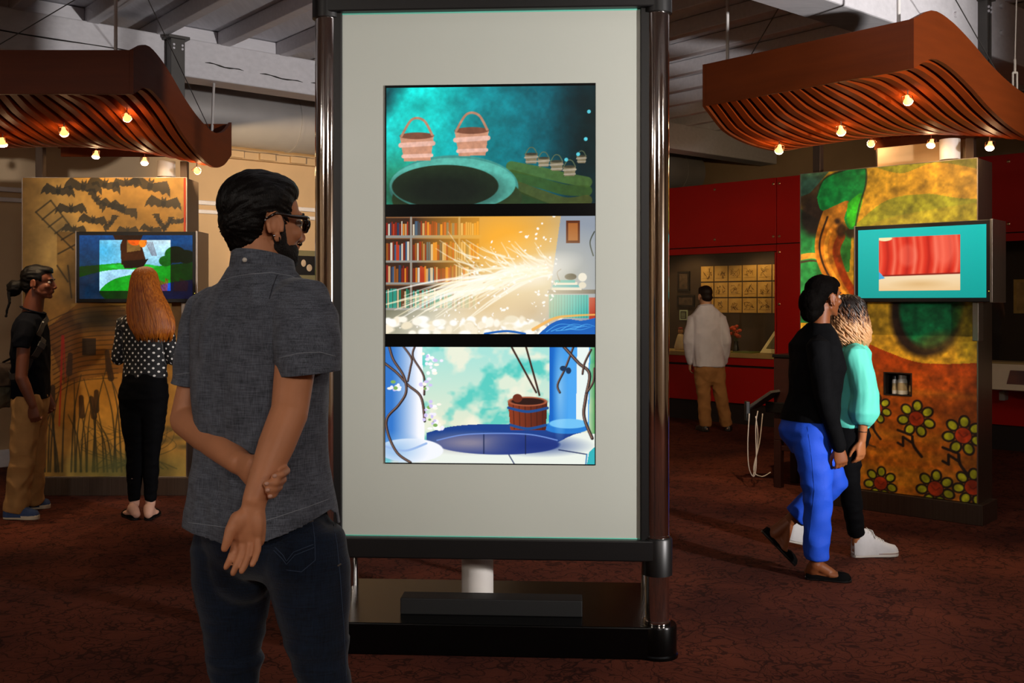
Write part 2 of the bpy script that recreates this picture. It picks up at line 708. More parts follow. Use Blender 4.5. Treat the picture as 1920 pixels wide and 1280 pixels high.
# round duct along the cream wall with its strapping
dk = thing('air_duct', 'long round grey ventilation duct running under the ceiling along the cream wall', 'duct')
qd = bcoord(at(470, 215, 10.6))
rad = 0.30
MB().tube([MR @ Vector((a, 9.55, 3.36)) for a in np.linspace(A0 + .1, A1 - .4, 13)], rad, 28).build('duct_body', m_duct, dk, smooth=40)
for a in np.arange(A0 + 1, A1 - .6, 1.5):
    MB().tube([MR @ Vector((a + d, 9.55, 3.36)) for d in (-.02, .02)], rad + 0.008, 28).build('band', m_duct, dk, smooth=40)
    MB().tube([MR @ Vector((a, 9.55, 3.64)), MR @ Vector((a, 9.55, ZC + .02))], 0.01, 6).build('hanger', m_grey_steel, dk)

# ledger with short rafter ends below the duct
lg = structure(MB().rbox(A0, A1, B1 - 0.09, B1, 3.00, 3.08, 0.01, MR).build('trim_4', m_cream))
for a in np.arange(-2.0, 8.0, 0.36):
    MB().rbox(a, a + 0.18, B1 - 0.13, B1 - 0.088, 3.005, 3.075, 0.006, MR).build('rafter_end', m_cream, lg)

# brick patch of the back wall, seen over the red display wall
for row in range(14):
    z = 2.62 + row * 0.078
    for k in range(9):
        b0 = 3.15 + k * 0.235 + (0.117 if row % 2 else 0)
        bm_ = MB().rbox(A1 - 0.02 - random.uniform(0, .006), A1 + 0.01, b0 - 1.2, b0 - 1.2 + 0.222, z, z + 0.066, 0.005, MR, 1)
        bm_.build('brick', m_brick, wb)

# ------------------------------------------------------------------ red display wall with glazed cases
RW0 = Vector((2.06, 13.26, 0))
RWA = math.atan2(-0.714, 0.70)
rw = thing('wall_display', None, None, RW0, RWA, kind='structure')
MRW = XF[rw.name]
IRW = MRW.inverted()


def rw_local(px, py, y=0.0):
    """local point of the red wall's plane (or one parallel to it, y behind) that the pixel shows"""
    o = IRW @ Vector((0, 0, EYE))
    d = (IRW.to_3x3() @ ray(px, py))
    s = (y - o.y) / d.y
    return o + d * s


m_caseback = mat('dark_brown_case_lining', '#3a2a1c', 0.8, vary=0.15, vscale=5)
m_sill = mat('tan_case_sill', '#a68c56', 0.6, vary=0.08, vscale=10)
TW0, TW1 = -3.2, 6.9
case1 = (-1.6, 1.555)
case2 = (3.4, 6.7)
ZS, ZT = 0.84, 2.11
# backing wall behind the panels, open at the cases
bk = MB()
for (x0, x1, z0, z1) in ((TW0, TW1, 0.0, ZS - .02), (TW0, TW1, ZT + .02, 2.98), (TW0, case1[0], ZS - .02, ZT + .02), (case1[1] + .01, case2[0] - .01, ZS - .02, ZT + .02), (case2[1], TW1, ZS - .02, ZT + .02)):
    bk.box(x0, x1, 0.02, 0.12, z0, z1)
bk.build('backing', mat('dark_plinth', '#1a0d0a', 0.7, vary=.1), rw)


def panel(x0, x1, z0, z1, bolts=()):
    p = MB().rbox(x0 + 0.006, x1 - 0.006, -0.012, 0.018, z0 + 0.006, z1 - 0.006, 0.002, None, 1).build('panel', m_red, rw)
    for (bx, bz) in bolts:
        MB().lathe([(0.017, 0), (0.017, 0.004), (0.011, 0.009), (0.002, 0.010)], n=10, M=Matrix.Translation((bx, -0.012, bz)) @ Matrix.Rotation(pi / 2, 4, 'X')).build('bolt', m_bolt, p, smooth=40)


J1 = 1.585
joints = [TW0, -1.915, -0.165, J1, 3.36, 5.1, TW1]
for a, b in zip(joints[:-1], joints[1:]):
    mid = (a + b) / 2
    panel(a, b, 2.20, 3.0, [(x, z) for x in (a + .04, mid, b - .04) for z in (2.29, 2.92)])
for a, b in ((TW0, case1[0]), (J1, 3.36)):
    panel(a, b, 0.72, 2.20, [(x, z) for x in (a + .04, b - .04) for z in (0.8, 1.48, 2.1)])
for a, b in ((case1[0], J1), (3.36, TW1)):
    panel(a, b, ZT, 2.20)
    panel(a, b, 0.72, ZS - .012)
panel(case1[1], J1, ZS - .012, ZT)
for a, b in zip(joints[:-1], joints[1:]):
    panel(a, b, 0.25, 0.705)
MB().box(TW0, TW1, 0.05, 0.119, 0.0, 0.25).build('plinth', mat('dark_plinth', '#1a0d0a'), rw)
# case boxes
CD = 0.62
for (x0, x1) in (case1, case2):
    c = MB()
    c.box(x0, x1, CD, CD + .03, ZS - .02, ZT + .12)
    c.box(x0 - .02, x0, 0.02, CD + .03, ZS - .02, ZT + .12)
    c.box(x1, x1 + .02, 0.02, CD + .03, ZS - .02, ZT + .12)
    c.box(x0, x1, 0.12, CD, ZT + .10, ZT + .12)
    c.build('case_lining', m_caseback, rw)
    MB().rbox(x0, x1, -0.03, CD, ZS - .02, ZS + 0.03, 0.004).build('case_sill', m_sill, rw)
    MB().box(x0 + .001, x1 - .001, 0.0, 0.006, ZS + 0.03, ZT - .002).build('glass_pane', m_glass, rw)
    n_l = 3
    for k in range(n_l if x0 < 0 else 0):    # only the left case is lit in the photograph
        xx = x0 + (x1 - x0) * (k + .5) / n_l
        lo = lamp('case_light', 'SPOT', MRW @ Vector((xx, 0.16, ZT + .06)), MRW @ Vector((xx, CD * .9, ZS + .55)), 9, (1, .66, .28), 0.04, 125, 0.6)

# drawing sheets pinned in three rows in the left case
m_sheet = mat('aged_drawing_paper', '#cfa557', 0.8, vary=0.14, vscale=9, col2='#b5893f')
m_pencil = mat('pencil_drawing', '#6e4f24', 0.9, vary=.2)
colpx = (1313.5, 1338.5, 1365, 1391.5, 1419.5, 1447.5, 1475.5)
rowpy = ((497.5, 526.5), (529, 556.5), (559, 586))
rnd = random.Random(3)
for ri, (ya, yb) in enumerate(rowpy):
    for ci in range(6):
        p0 = rw_local(colpx[ci] + 1, HOR, CD - .01)
        p1 = rw_local(colpx[ci + 1] - 1, HOR, CD - .01)
        zt = rw_local(1380, ya, CD - .01).z
        zb = rw_local(1380, yb, CD - .01).z
        x0, x1 = p0.x, min(p1.x, case1[1] - .02)
        if x1 - x0 < 0.03:
            continue
        s = thing('drawing_sheet', ('aged yellow drawing sheet in the %s row, %s from the red case end' % (('top', 'middle', 'bottom')[ri], ('sixth', 'fifth', 'fourth', 'third', 'second', 'first')[ci])), 'drawing', MRW @ Vector(((x0 + x1) / 2, CD - 0.004, zb)), RWA, 'drawing sheets in the lit wall case')
        hw, hh = (x1 - x0) / 2, zt - zb
        MB().box(-hw, hw, -0.006, 0.0, 0, hh).build('paper', m_sheet, s)
        d = MB()
        for _ in range(9):
            cx, cz = rnd.uniform(-hw * .6, hw * .6), rnd.uniform(hh * .25, hh * .75)
            pts = [(cx + rnd.uniform(-.3, .3) * hw, -0.0075, cz + rnd.uniform(-.18, .18) * hh) for _ in range(4)]
            d.tube(pts, 0.0022, 4)
        d.tube([(-hw * .8, -0.0075, hh * .2), (hw * .8, -.0075, hh * .22)], 0.002, 4)
        d.build('sketch', m_pencil, s)


def case_thing(px, py, y, name, label, cat, group=None):
    p = rw_local(px, py, y)
    return thing(name, label, cat, MRW @ Vector((p.x, y, ZS + .03)), RWA, group), p


# framed pictures hung in the dark left part of the case
m_fr = mat('black_wood_frame', '#1a1512', 0.4, vary=.1)
m_photo = mat('dim_old_photograph', '#4a3a2c', 0.6, vary=0.5, vscale=18)
m_matb = mat('pale_green_mat', '#9fae94', 0.8, vary=.05)
for (xa, xb, ya, yb, lab, inner) in ((1271, 1293, 509, 545, 'tall dark framed photograph hanging in the lit wall case', m_photo),
                                     (1270, 1302, 553, 575, 'wide dark framed photograph hanging below the tall one in the case', m_photo)):
    p0, p1 = rw_local(xa, ya, CD - .02), rw_local(xb, yb, CD - .02)
    t = thing('framed_photograph', lab, 'picture', MRW @ Vector(((p0.x + p1.x) / 2, CD - .002, p1.z)), RWA)
    hw, hh = (p1.x - p0.x) / 2, p0.z - p1.z
    f = MB()
    for bx in ((-hw, hw, 0, .025), (-hw, hw, hh - .025, hh)):
        f.box(bx[0], bx[1], -.03, 0, bx[2], bx[3])
    f.box(-hw, -hw + .025, -.03, 0, .025, hh - .025)
    f.box(hw - .025, hw, -.03, 0, .025, hh - .025)
    f.build('frame', m_fr, t)
    MB().box(-hw + .024, hw - .024, -.02, 0, .024, hh - .024).build('photograph', inner, t)
p0, p1 = rw_local(1267, 581, CD - .1), rw_local(1282, 600, CD - .1)
t = thing('caption_card', 'small dark card with pale green border hanging in the wall case', 'card', MRW @ Vector(((p0.x + p1.x) / 2, CD - .002, p1.z)), RWA)
hw, hh = (p1.x - p0.x) / 2, p0.z - p1.z
MB().box(-hw, hw, -.012, 0, 0, hh).build('border', m_matb, t)
MB().box(-hw + .018, hw - .018, -.015, -.011, .018, hh - .018).build('print', m_fr, t)
d = MB()
for k in range(4):
    d.box(-hw * .55, hw * .5, -.017, -.0148, hh * (.25 + .14 * k), hh * (.25 + .14 * k) + .008)
d.build('text_line', m_matb, t)

# figurine, flower vase, open folders on the sill
t, _ = case_thing(1276, 650, .30, 'figurine', 'small seated cream figurine with red cap on the case sill', 'figurine')
MB().lathe([(0.001, 0), (.075, 0), (.085, .04), (.07, .10), (.055, .15), (.04, .20), (.02, .22), (.001, .22)], n=16).build('body', mat('cream_ceramic', '#cdb792', 0.5, vary=.1), t, smooth=True)
MB().ell((0, 0, .25), (.035, .035, .04)).build('head', mat('tan_ceramic', '#b9824e', 0.5, vary=.1), t, smooth=True)
MB().ell((0, 0, .285), (.034, .034, .02)).build('cap', mat('red_ceramic', '#8a2418', 0.5, vary=.1), t, smooth=True)
t, _ = case_thing(1380, 650, .30, 'flower_vase', 'black vase of orange red flowers on the case sill', 'vase')
MB().lathe([(0.001, 0), (.04, 0), (.045, .03), (.03, .08), (.028, .12), (.035, .14), (.001, .14)], n=14).build('vase', m_dark, t, smooth=True)
m_petal = mat('orange_petal', '#c84a1e', 0.6, vary=.25)
for k in range(13):
    a = k * 2.4
    r = .02 + .05 * ((k * 37) % 10) / 10
    c = Vector((r * math.cos(a), r * math.sin(a), .2 + .14 * ((k * 53) % 11) / 11))
    MB().tube([(0, 0, .12), c], .003, 4).build('stem', mat('green_stem', '#3a4a1e', 0.7, vary=.1), t)
    MB().ell(c, (.026, .026, .022), None, 8, 6).build('flower', m_petal, t, smooth=True)
p = rw_local(1400, 655, .25)
t = thing('open_booklet', 'green open booklet lying on the case sill', 'book', MRW @ Vector((p.x, .25, ZS + .03)), RWA)
MB().box(-.14, .14, -.14, .14, 0.001, .015).build('pages', mat('green_page', '#7c8440', 0.7, vary=.15), t)
MB().box(-.125, .125, -.125, .125, .015, .018).build('picture', mat('green_picture', '#56662c', .7, vary=.3), t)
p = rw_local(1446, 655, .25)
t = thing('picture_mount', 'cream window mount with dark picture leaning in the wall case', 'mount', MRW @ Vector((p.x + .08, .22, ZS + .03)), RWA)
Mt = Matrix.Rotation(math.radians(38), 4, 'X')
MB().box(-.20, .20, -.02, .40, 0.02, .03, Mt).build('mount_board', mat('cream_mount', '#e6d6a4', 0.7, vary=.05), t)
MB().box(-.15, .15, .06, .32, .03, .034, Mt).build('picture', mat('olive_picture', '#5f5424', .7, vary=.3), t)

# right case: sloping reading rail with an info plate
q0, q1 = rw_local(1862, 700, -.25), rw_local(1935, 700, -.25)
rail = thing('info_rail', 'cream sloping information plate on a tan ledge by the black case', 'sign', MRW @ Vector((q0.x - .1, -0.015, 0)), RWA)
L = 2.3
zz = 0.86
MB().rbox(0, L, -0.28, 0.0, zz - .02, zz + .05, .004).build('ledge', m_sill, rail)
Mp = Matrix.Translation((0, -0.285, zz + .02)) @ Matrix.Rotation(math.radians(-62), 4, 'X')
MB().box(0, L, -0.30, 0.0, -.012, 0.0, Matrix.Translation((0, -0.285, zz + .03)) @ Matrix.Rotation(math.radians(52), 4, 'X')).build('plate', mat('cream_info_plate', '#ead9b8', 0.6, vary=.04), rail)
MP2 = Matrix.Translation((0, -0.285, zz + .03)) @ Matrix.Rotation(math.radians(52), 4, 'X')
MB().box(.3, 1.05, -.235, -.075, 0.0, .006, MP2).build('picture', mat('slate_picture', '#47424a', .5, vary=.5, vscale=3, col2='#8a5a4a'), rail)
for k in range(3):
    MB().box(.45, .9 - .1 * k, -.055 + .016 * k, -.049 + .016 * k, 0.0, .003, MP2).build('text_line', m_pencil, rail)
MB().rbox(0.14, .20, -.20, -.10, zz - .34, zz - .25, .01).build('bracket', mat('grey_plastic', '#9a958c', .5, vary=.05), rail)
MB().box(0, L, -.12, -.0, zz - .24, zz - .02).build('support', m_dark, rail)
# framed sketch at the right edge inside the black case
p0, p1 = rw_local(1911, 522, .3), rw_local(1945, 588, .3)
t = thing('hanging_print', 'warm tan print hanging inside the black case', 'picture', MRW @ Vector(((p0.x + p1.x) / 2, CD - .002, p1.z)), RWA)
MB().box(-.25, .25, -.01, 0, 0, .36).build('sheet', m_sheet, t)
MB().box(-.22, .22, -.013, -.009, .03, .33).build('drawing', mat('tan_drawing', '#b98f4e', .7, vary=.4), t)

# pin board with photographs on the cream wall, seen past the man's chin
ab, sb = wall_a(578)
pbm = thing('pin_board', 'olive grey pin board with small black photographs on the cream wall', 'board', MR @ Vector((ab, B1 - .012, 0)), AA)
zb0 = EYE - (640 - HOR) / FPX * sb
zb1 = EYE - (470 - HOR) / FPX * sb
MB().rbox(-.28, .55, -.025, 0.01, zb0, zb1, .004).build('board', mat('olive_board', '#6c6648', .8, vary=.06), pbm)
for k, (dx, dz) in enumerate(((-.06, .30), (-.06, .02), (.28, .3), (.28, .02), (-.24, .3))):
    ph = MB().box(dx - .13, dx + .13, -.03, -.024, zb1 - dz - .25, zb1 - dz - .04).build('photograph', mat('black_photograph', '#14110f', .35, vary=.3), pbm)
    e = MB()
    e.ell((dx - .02, -.0305, zb1 - dz - .12), (.03, .004, .04), None, 10, 6)
    e.ell((dx + .05, -.0305, zb1 - dz - .17), (.035, .004, .04), None, 10, 6)
    e.build('figure_tone', mat('pale_photograph_tone', '#a3907a', .5, vary=.3), ph)

# ------------------------------------------------------------------ tall display kiosk
KR = Vector((0.613, 4.28, 0))
KL = Vector((-0.796, 4.36, 0))
kc = (KR + KL) / 2
ka = math.atan2(KR.y - KL.y, KR.x - KL.x)
HWK = (KR - KL).length / 2
kio = thing('display_kiosk', 'tall freestanding kiosk with chrome poles, pale panel and three stacked screens', 'kiosk', kc, ka)
MK = XF[kio.name]
m_gloss = mat('gloss_black', '#040404', 0.24, vary=.1, spec=.25)
m_black = mat('satin_black_metal', '#080707', 0.4, vary=.1)
bs = MB()
bs.rbox(-HWK, HWK, -0.07, 0.62, 0.0, 0.135, 0.006)
bs.build('base', m_gloss, kio)
for sx in (-1, 1):
    x = sx * HWK
    MB().lathe([(0.001, 0), (.088, 0), (.088, .012), (.082, .018), (.082, .128), (.078, .136), (.001, .137)], (x, 0, 0), 36).build('foot', m_gloss, kio, smooth=35)
    po = MB().cyl((x, 0, .135), (x, 0, 3.0), .0505, n=40).build('pole', m_chrome, kio, smooth=35)
    MB().lathe([(.0505, .136), (.056, .138), (.056, .150), (.0505, .152)], (x, 0, 0), 32).build('ring', m_chrome, po, smooth=35)
    MB().lathe([(.0505, .34), (.064, .342), (.064, .49), (.060, .497), (.0505, .499)], (x, 0, 0), 36).build('collar', m_black, kio, smooth=35)
    MB().lathe([(.0505, .500), (.054, .501), (.054, .508), (.0505, .509)], (x, 0, 0), 36).build('ring', m_chrome, po, smooth=35)
    MB().lathe([(.0505, 2.702), (.0625, 2.704), (.0625, 2.95), (.001, 2.96)], (x, 0, 0), 36).build('collar', m_black, kio, smooth=35)
    MB().cyl((x * .985, .5, .135), (x * .985, .5, 3.0), .022, n=20).build('rear_pole', m_chrome, kio, smooth=35)
    MB().rbox(min(x, x - sx * .072), max(x, x - sx * .072), -.035, .10, .42, 2.95, .004).build('side_frame', m_black, kio)
fr = MB()
fr.rbox(-HWK, HWK, -.06, .12, .405, .492, .006)
fr.build('bottom_rail', m_black, kio)
MB().rbox(-HWK, HWK, -.06, .12, 2.722, 2.95, .006).build('top_rail', m_black, kio)
MB().rbox(-HWK + .07, HWK - .07, .02, .12, .49, 2.723, .003).build('back_panel', m_black, kio)
# pale back-painted glass panel
PX0, PX1, PZ0, PZ1 = -0.642, 0.640, 0.490, 2.722
m_panel = mat('pale_glass_panel', '#b2b5ab', 0.35, vary=.02, vscale=1.0, coat=.3)
MB().box(PX0, PX1, -.022, .02, PZ0, PZ1).build('glass_panel', m_panel, kio)
m_edge = mat('green_glass_edge', '#6fc9b2', 0.2, vary=.05)
ed = MB()
ed.box(PX0, PX1, -.0235, -.018, PZ1 - .006, PZ1)
ed.box(PX0, PX1, -.0235, -.018, PZ0, PZ0 + .006)
ed.box(PX0, PX0 + .005, -.0235, -.018, PZ0, PZ1)
ed.box(PX1 - .005, PX1, -.0235, -.018, PZ0, PZ1)
ed.build('glass_edge', m_edge, kio)
IK = MK.inverted()


def k_local(px, py, y=-0.024):
    o = IK @ Vector((0, 0, EYE))
    d = IK.to_3x3() @ ray(px, py)
    return o + d * ((y - o.y) / d.y)


s0, s1 = k_local(723, 160.5), k_local(1116, 872)
MB().box(s0.x - .002, s1.x + .002, -.027, -.020, s1.z, s0.z).build('screen_bezel', m_gloss, kio)
MB().cyl((-.079, .255, .135), (-.079, .255, 2.9), .072, n=32).build('white_column', mat('white_tube', '#c9c3bd', 0.5, vary=.03), kio, smooth=35)
b0, b1 = k_local(750, 1130, .05), k_local(1092, 1130, .05)
MB().rbox(b0.x, b1.x, .055, .16, .135, .205, .004).build('sound_bar', mat('matt_black', '#040404', .7, vary=.1), kio)

# --- pictures on the three screens (plain stand-ins: scenery only)
m_screen = attr_mat('lit_screen', emit=1.05, rough=.12, diffuse=0)


def screen(px0, py0, px1, py1, pic, name='screen', parent=kio, y=-0.0275):
    a, b = k_local(px0, (py0 + py1) / 2, y), k_local(px1, (py0 + py1) / 2, y)
    mx = (px0 + px1) / 2
    zt, zb = k_local(mx, py0, y).z, k_local(mx, py1, y).z
    me = pic.mesh(name, lambda u, v: (a.x + (b.x - a.x) * u, y + 0 * u, zt + (zb - zt) * v))
    return link(name, me, m_screen, parent)


# 1: teal vaulted cave with a round stone basin and pails
P = Pic(396, 222, (725, 162, 1116, 382), '#0a5f6c')
P.a = P.ramp('x', 760, 1090, '#0aa7a8', '#053a48')
P.ell(800, 210, 120, 130, '#14e0d6', 0, 160, .85)
P.ell(940, 200, 90, 150, '#0a6a78', 0.3, 90, .6)
P.ell(1110, 260, 50, 160, '#041b1c', 0, 70, .95)
P.ell(728, 175, 16, 60, '#06323a', 0.5, 30, .9)
P.noise(.25, 7, 4)
P.ell(740, 350, 70, 60, '#355f2c', 0, 70, .6)
for k, yy in enumerate((312, 328, 346, 362)):
    P.line(P.curve([(960, yy), (1010, yy + 10 + 4 * k), (1060, yy + 22 + 6 * k), (1100, yy + 30)]), 20, ('#4c6a2e', '#38541f', '#4a4f1e', '#2a3d16')[k], alpha=.85)
P.ell(852, 350, 121, 60, '#3f8f86')
P.ell(858, 372, 122, 52, '#2c3d20')
P.ell(850, 345, 118, 50, '#57b3a4')
P.ell(836, 348, 100, 40, '#20301c')
P.ell(836, 356, 92, 32, '#0e1610', 0, 30, .9)
for (x, y, s, f) in ((783, 277, 32, 0), (886, 268, 32, -.15), (997, 298, 12, 0), (1020, 305, 11, 0), (1044, 312, 12, 0), (1068, 322, 12, .1), (1090, 300, 9, 0)):
    c = '#c98f72' if s > 20 else '#7d7358'
    P.poly([(x - s, y - s * .7), (x + s, y - s * .8), (x + s * .8, y + s * .7), (x - s * .75, y + s * .75)], c)
    P.line([(x - s * .95, y - s * .2), (x + s * .95, y - s * .3)], s * .28, '#e7b6a4' if s > 20 else '#a59a86')
    P.line([(x - s * .8, y + s * .45), (x + s * .85, y + s * .4)], s * .22, '#e7b6a4' if s > 20 else '#a59a86')
    P.ell(x, y - s * .75, s, s * .2, '#7a4a36' if s > 20 else '#3c3a2c')
    P.line(P.curve([(x - s * .9, y - s * .75), (x - s * .3, y - s * 1.7), (x + s * .4, y - s * 1.65), (x + s * .9, y - s * .8)]), s * .14, '#b98468' if s > 20 else '#5f6a4c')
for (x, y) in ((1104, 211), (1098, 262), (1084, 290), (1062, 300)):
    P.ell(x, y, 3.5, 3.5, '#58c8d8')
P.noise(.12, 30, 9)
screen(724.5, 162.5, 1116, 382, P)

# 2: bookcase in amber light with a big white splash
P = Pic(396, 225, (723, 405, 1116, 627), '#8f98a2')
P.a = P.ramp('x', 740, 1060, '#7d5230', '#9fa6ac')
rr = random.Random(11)
for (x0, x1) in ((723, 769), (774, 860), (864, 900)):
    for (y0, y1) in ((408, 441), (447, 488), (492, 529), (535, 578)):
        P.rect(x0, y0, x1, y1, '#3a2416')
        x = x0 + 1
        while x < x1 - 3:
            wd = rr.uniform(2.5, 5)
            P.rect(x, y0 + rr.uniform(5, 12), x + wd - .5, y1, rr.choice(['#b5381c', '#7a2412', '#2c3a56', '#cfc4b0', '#93521c', '#d98026', '#3a5a7a', '#8a1c14', '#c9a070'] if y0 < 530 else ['#1f7a5c', '#2c8f7a', '#6a3a1c', '#c9b48a']))
            x += wd
        P.rect(x0 - 4, y1, x1 + 4, y1 + 4, '#8f8c84')
for xx in (770, 861):
    P.rect(xx, 405, xx + 3, 590, '#96938a')
P.rect(723, 582, 900, 627, '#6b6a52')
# amber glow, wall with frame on the right
gl = np.clip(1.15 - np.hypot((P.X - 945) / 150, (P.Y - 450) / 120), 0, 1)
P.mask(gl ** .7, '#ffb02e', .92)
P.poly([(1052, 405), (1116, 405), (1116, 627), (1020, 627)], '#8e97a4')
P.rect(1061, 414, 1087, 456, '#5c2a12')
P.rect(1065, 419, 1083, 451, '#a8622c')
P.rect(1028, 543, 1116, 551, '#5c5348')
P.rect(1030, 553, 1103, 596, '#20a6a0')
for k in range(14):
    P.rect(1032 + k * 5.2, 553, 1033 + k * 5.2, 596, '#0e6a6a')
P.rect(1104, 558, 1116, 600, '#b0331c')
for k, (c, y) in enumerate((('#d8d4c8', 540), ('#1f8fa0', 535), ('#e2dcd0', 530), ('#2aa0a0', 526))):
    P.rect(1035 + k * 2, y - 1, 1090 - 4 * k, y + 4, c)
P.ell(1092, 520, 8, 8, '#e8e4dc')
P.ell(1092, 535, 7, 6, '#d8d0c0')
P.ell(1070, 519, 11, 6, '#2a2620')
P.line(P.curve([(1050, 528), (1045, 512), (1052, 505)]), 1.5, '#4a3a2a')
P.line(P.curve([(1112, 480), (1106, 455), (1114, 435)]), 2, '#2c3326')
# splash
ys = np.clip((P.Y - 520) / 107, 0, 1)
P.ell(960, 560, 120, 62, '#fff0c4', -.42, 110, .85)
P.ell(985, 515, 66, 20, '#fffaf0', -.28, 30, .9)
P.ell(880, 600, 150, 40, '#fff8e6', -.2, 60, .8)
P.ell(915, 575, 60, 34, '#c99a52', -.3, 60, .45)
P.ell(1000, 585, 40, 26, '#b98a4a', -.2, 50, .35)
for k in range(60):
    # fan of spray thrown up and to the left from the crest
    u = rr.random()
    sx, sy = 1040 - 150 * u, 500 + 40 * u + rr.uniform(-14, 14)
    L = rr.uniform(60, 260) * (.45 + .6 * rr.random())
    a = math.radians(rr.uniform(148, 172))
    ex, ey = sx + L * math.cos(a), sy + L * math.sin(a) * rr.uniform(.7, 1.2)
    if ey > 622:
        continue
    P.line(P.curve([(sx, sy), ((sx + ex) / 2, (sy + ey) / 2 - rr.uniform(4, 16)), (ex, ey)]), rr.uniform(3, 8), rr.choice(['#fffdf4', '#fff6de', '#fff0c8']), .9, .8, 2)
for k in range(40):
    sx, sy = rr.uniform(880, 1040), rr.uniform(480, 520)
    L = rr.uniform(20, 85)
    a = math.radians(rr.uniform(190, 235))
    P.line(P.curve([(sx, sy), (sx + L * .5 * math.cos(a), sy + L * .5 * math.sin(a) + 5), (sx + L * math.cos(a), sy + L * math.sin(a))]), rr.uniform(2, 4.5), '#fff8e0', .6, .75, 2)
for k in range(260):
    x, y = rr.uniform(740, 1045), rr.uniform(405, 625)
    if y > 640 - (x - 723) * .75 + rr.uniform(-50, 40):
        P.ell(x, y, rr.uniform(.8, 3.4), rr.uniform(.8, 2.6), '#fffaf0', rr.uniform(0, 3))
P.poly([(1052, 400), (1120, 400), (1120, 540), (1028, 540)], '#8e97a4', .0)
for k in range(90):
    x = rr.uniform(723, 1060)
    P.ell(x, 612 + rr.uniform(-14, 14), rr.uniform(4, 13), rr.uniform(3, 8), rr.choice(['#fffdf6', '#f6ead0', '#efe2c4', '#fff6e6']), 0, 3)
P.poly(P.curve([(1010, 627), (1035, 606), (1060, 598), (1090, 601), (1116, 596)]) + [(1116, 627)], '#1660b8')
for k in range(7):
    P.line(P.curve([(1025 + k * 9, 622 - k), (1050 + k * 8, 608 + (k % 3) * 5), (1085 + k * 5, 612)]), 1.6, '#4fa6e8', .6)
P.line(P.curve([(1000, 618), (1040, 597), (1075, 592), (1116, 590)]), 6, '#f3b45a', 3, .9)
P.line(P.curve([(910, 626), (950, 621), (985, 626)]), 4, '#1660b8')
screen(723.5, 405.5, 1116, 626, P)

# 3: garden court with columns, vines, stone well and a wooden pail
P = Pic(396, 225, (722, 650, 1115, 869), '#c9e6d6')
P.a = P.ramp('y', 660, 820, '#a6e0d6', '#eee8cc')
n = vnoise(P.h, P.w, 5, 21, 4, 1.6)
P.mask(np.clip((n - .5) * 7, 0, 1), '#35c2b8', .75)
n = vnoise(P.h, P.w, 6, 5, 4, 1.6)
P.mask(np.clip((n - .52) * 6, 0, 1), '#f4efd8', .85)
P.mask(np.clip((P.X - 1100) / 15, 0, 1), '#2f8a3c', .8)
# rear kerb and mouth of the well
P.poly(P.curve([(800, 812), (860, 798), (960, 795), (1060, 804), (1112, 816)]) + [(1112, 850), (800, 850)], '#153d8a')
P.poly(P.curve([(740, 872), (800, 842), (900, 846), (1000, 846), (1080, 812), (1115, 812)]) + [(1115, 872)], '#e9efe6')
P.ell(934, 832, 116, 20, '#2b3f86')
P.ell(880, 830, 60, 14, '#9a8f9a', 0, 22, .8)
P.ell(1010, 834, 60, 13, '#0f2a78', 0, 20, .8)
P.line([(908, 812), (908, 850)], 2, '#10204a')
P.line([(986, 812), (986, 850)], 2, '#10204a')
P.line(P.curve([(820, 826), (880, 814), (985, 813), (1045, 824)]), 2.2, '#6f8fd8')
P.line([(955, 852), (965, 869)], 2, '#1a2a5a')
P.line([(1048, 842), (1100, 850)], 2, '#1a2a5a')
P.line([(1100, 850), (1098, 869)], 2.5, '#3a86b8')
P.poly([(1104, 846), (1115, 836), (1115, 869), (1100, 869)], '#2fb0b8')
# left column
P.poly([(722, 650), (792, 650), (795, 760), (797, 830), (722, 850)], '#eef2fb', grad=('x', 735, 785, '#2f74c8', '#f6f6fc'))
P.ell(770, 845, 62, 22, '#f2f4fa')
P.ell(738, 845, 40, 22, '#7fb0e2', 0, 30, .7)
P.line(P.curve([(722, 838), (760, 846), (800, 832)]), 4, '#9ab8e6')
# right column
P.poly([(1031, 650), (1106, 650), (1104, 800), (1030, 800)], '#2f86d8', grad=('x', 1034, 1066, '#0a62c2', '#4aa4ee'))
P.poly([(1082, 650), (1104, 650), (1102, 790), (1080, 790)], '#e8f2ee')
P.ell(1062, 800, 42, 12, '#1f7ad0')
P.ell(1066, 793, 36, 9, '#6fc0f2')
P.ell(1050, 730, 8, 60, '#a8dcf8', 0, 14, .6)
# pail with hoops and ropes
P.line([(960, 650), (1006, 735)], 3.6, '#3a2016')
P.line([(987, 650), (1012, 740)], 3.6, '#3a2016')
P.poly([(953, 752), (1027, 752), (1024, 806), (958, 806)], '#7a2c12', grad=('x', 955, 1026, '#8f3a1a', '#4f1a0c'))
for k in range(6):
    P.line([(963 + k * 11, 757), (965 + k * 10.6, 804)], 1.2, '#3a140a')
P.ell(990, 752, 37, 9, '#a8583a')
P.ell(990, 752, 31, 6.5, '#2a0f08')
P.line(P.curve([(954, 764), (990, 771), (1027, 764)]), 5, '#174a8c')
P.line(P.curve([(957, 796), (990, 803), (1024, 796)]), 5, '#174a8c')
P.ell(971, 746, 9, 8, '#6a2a16')
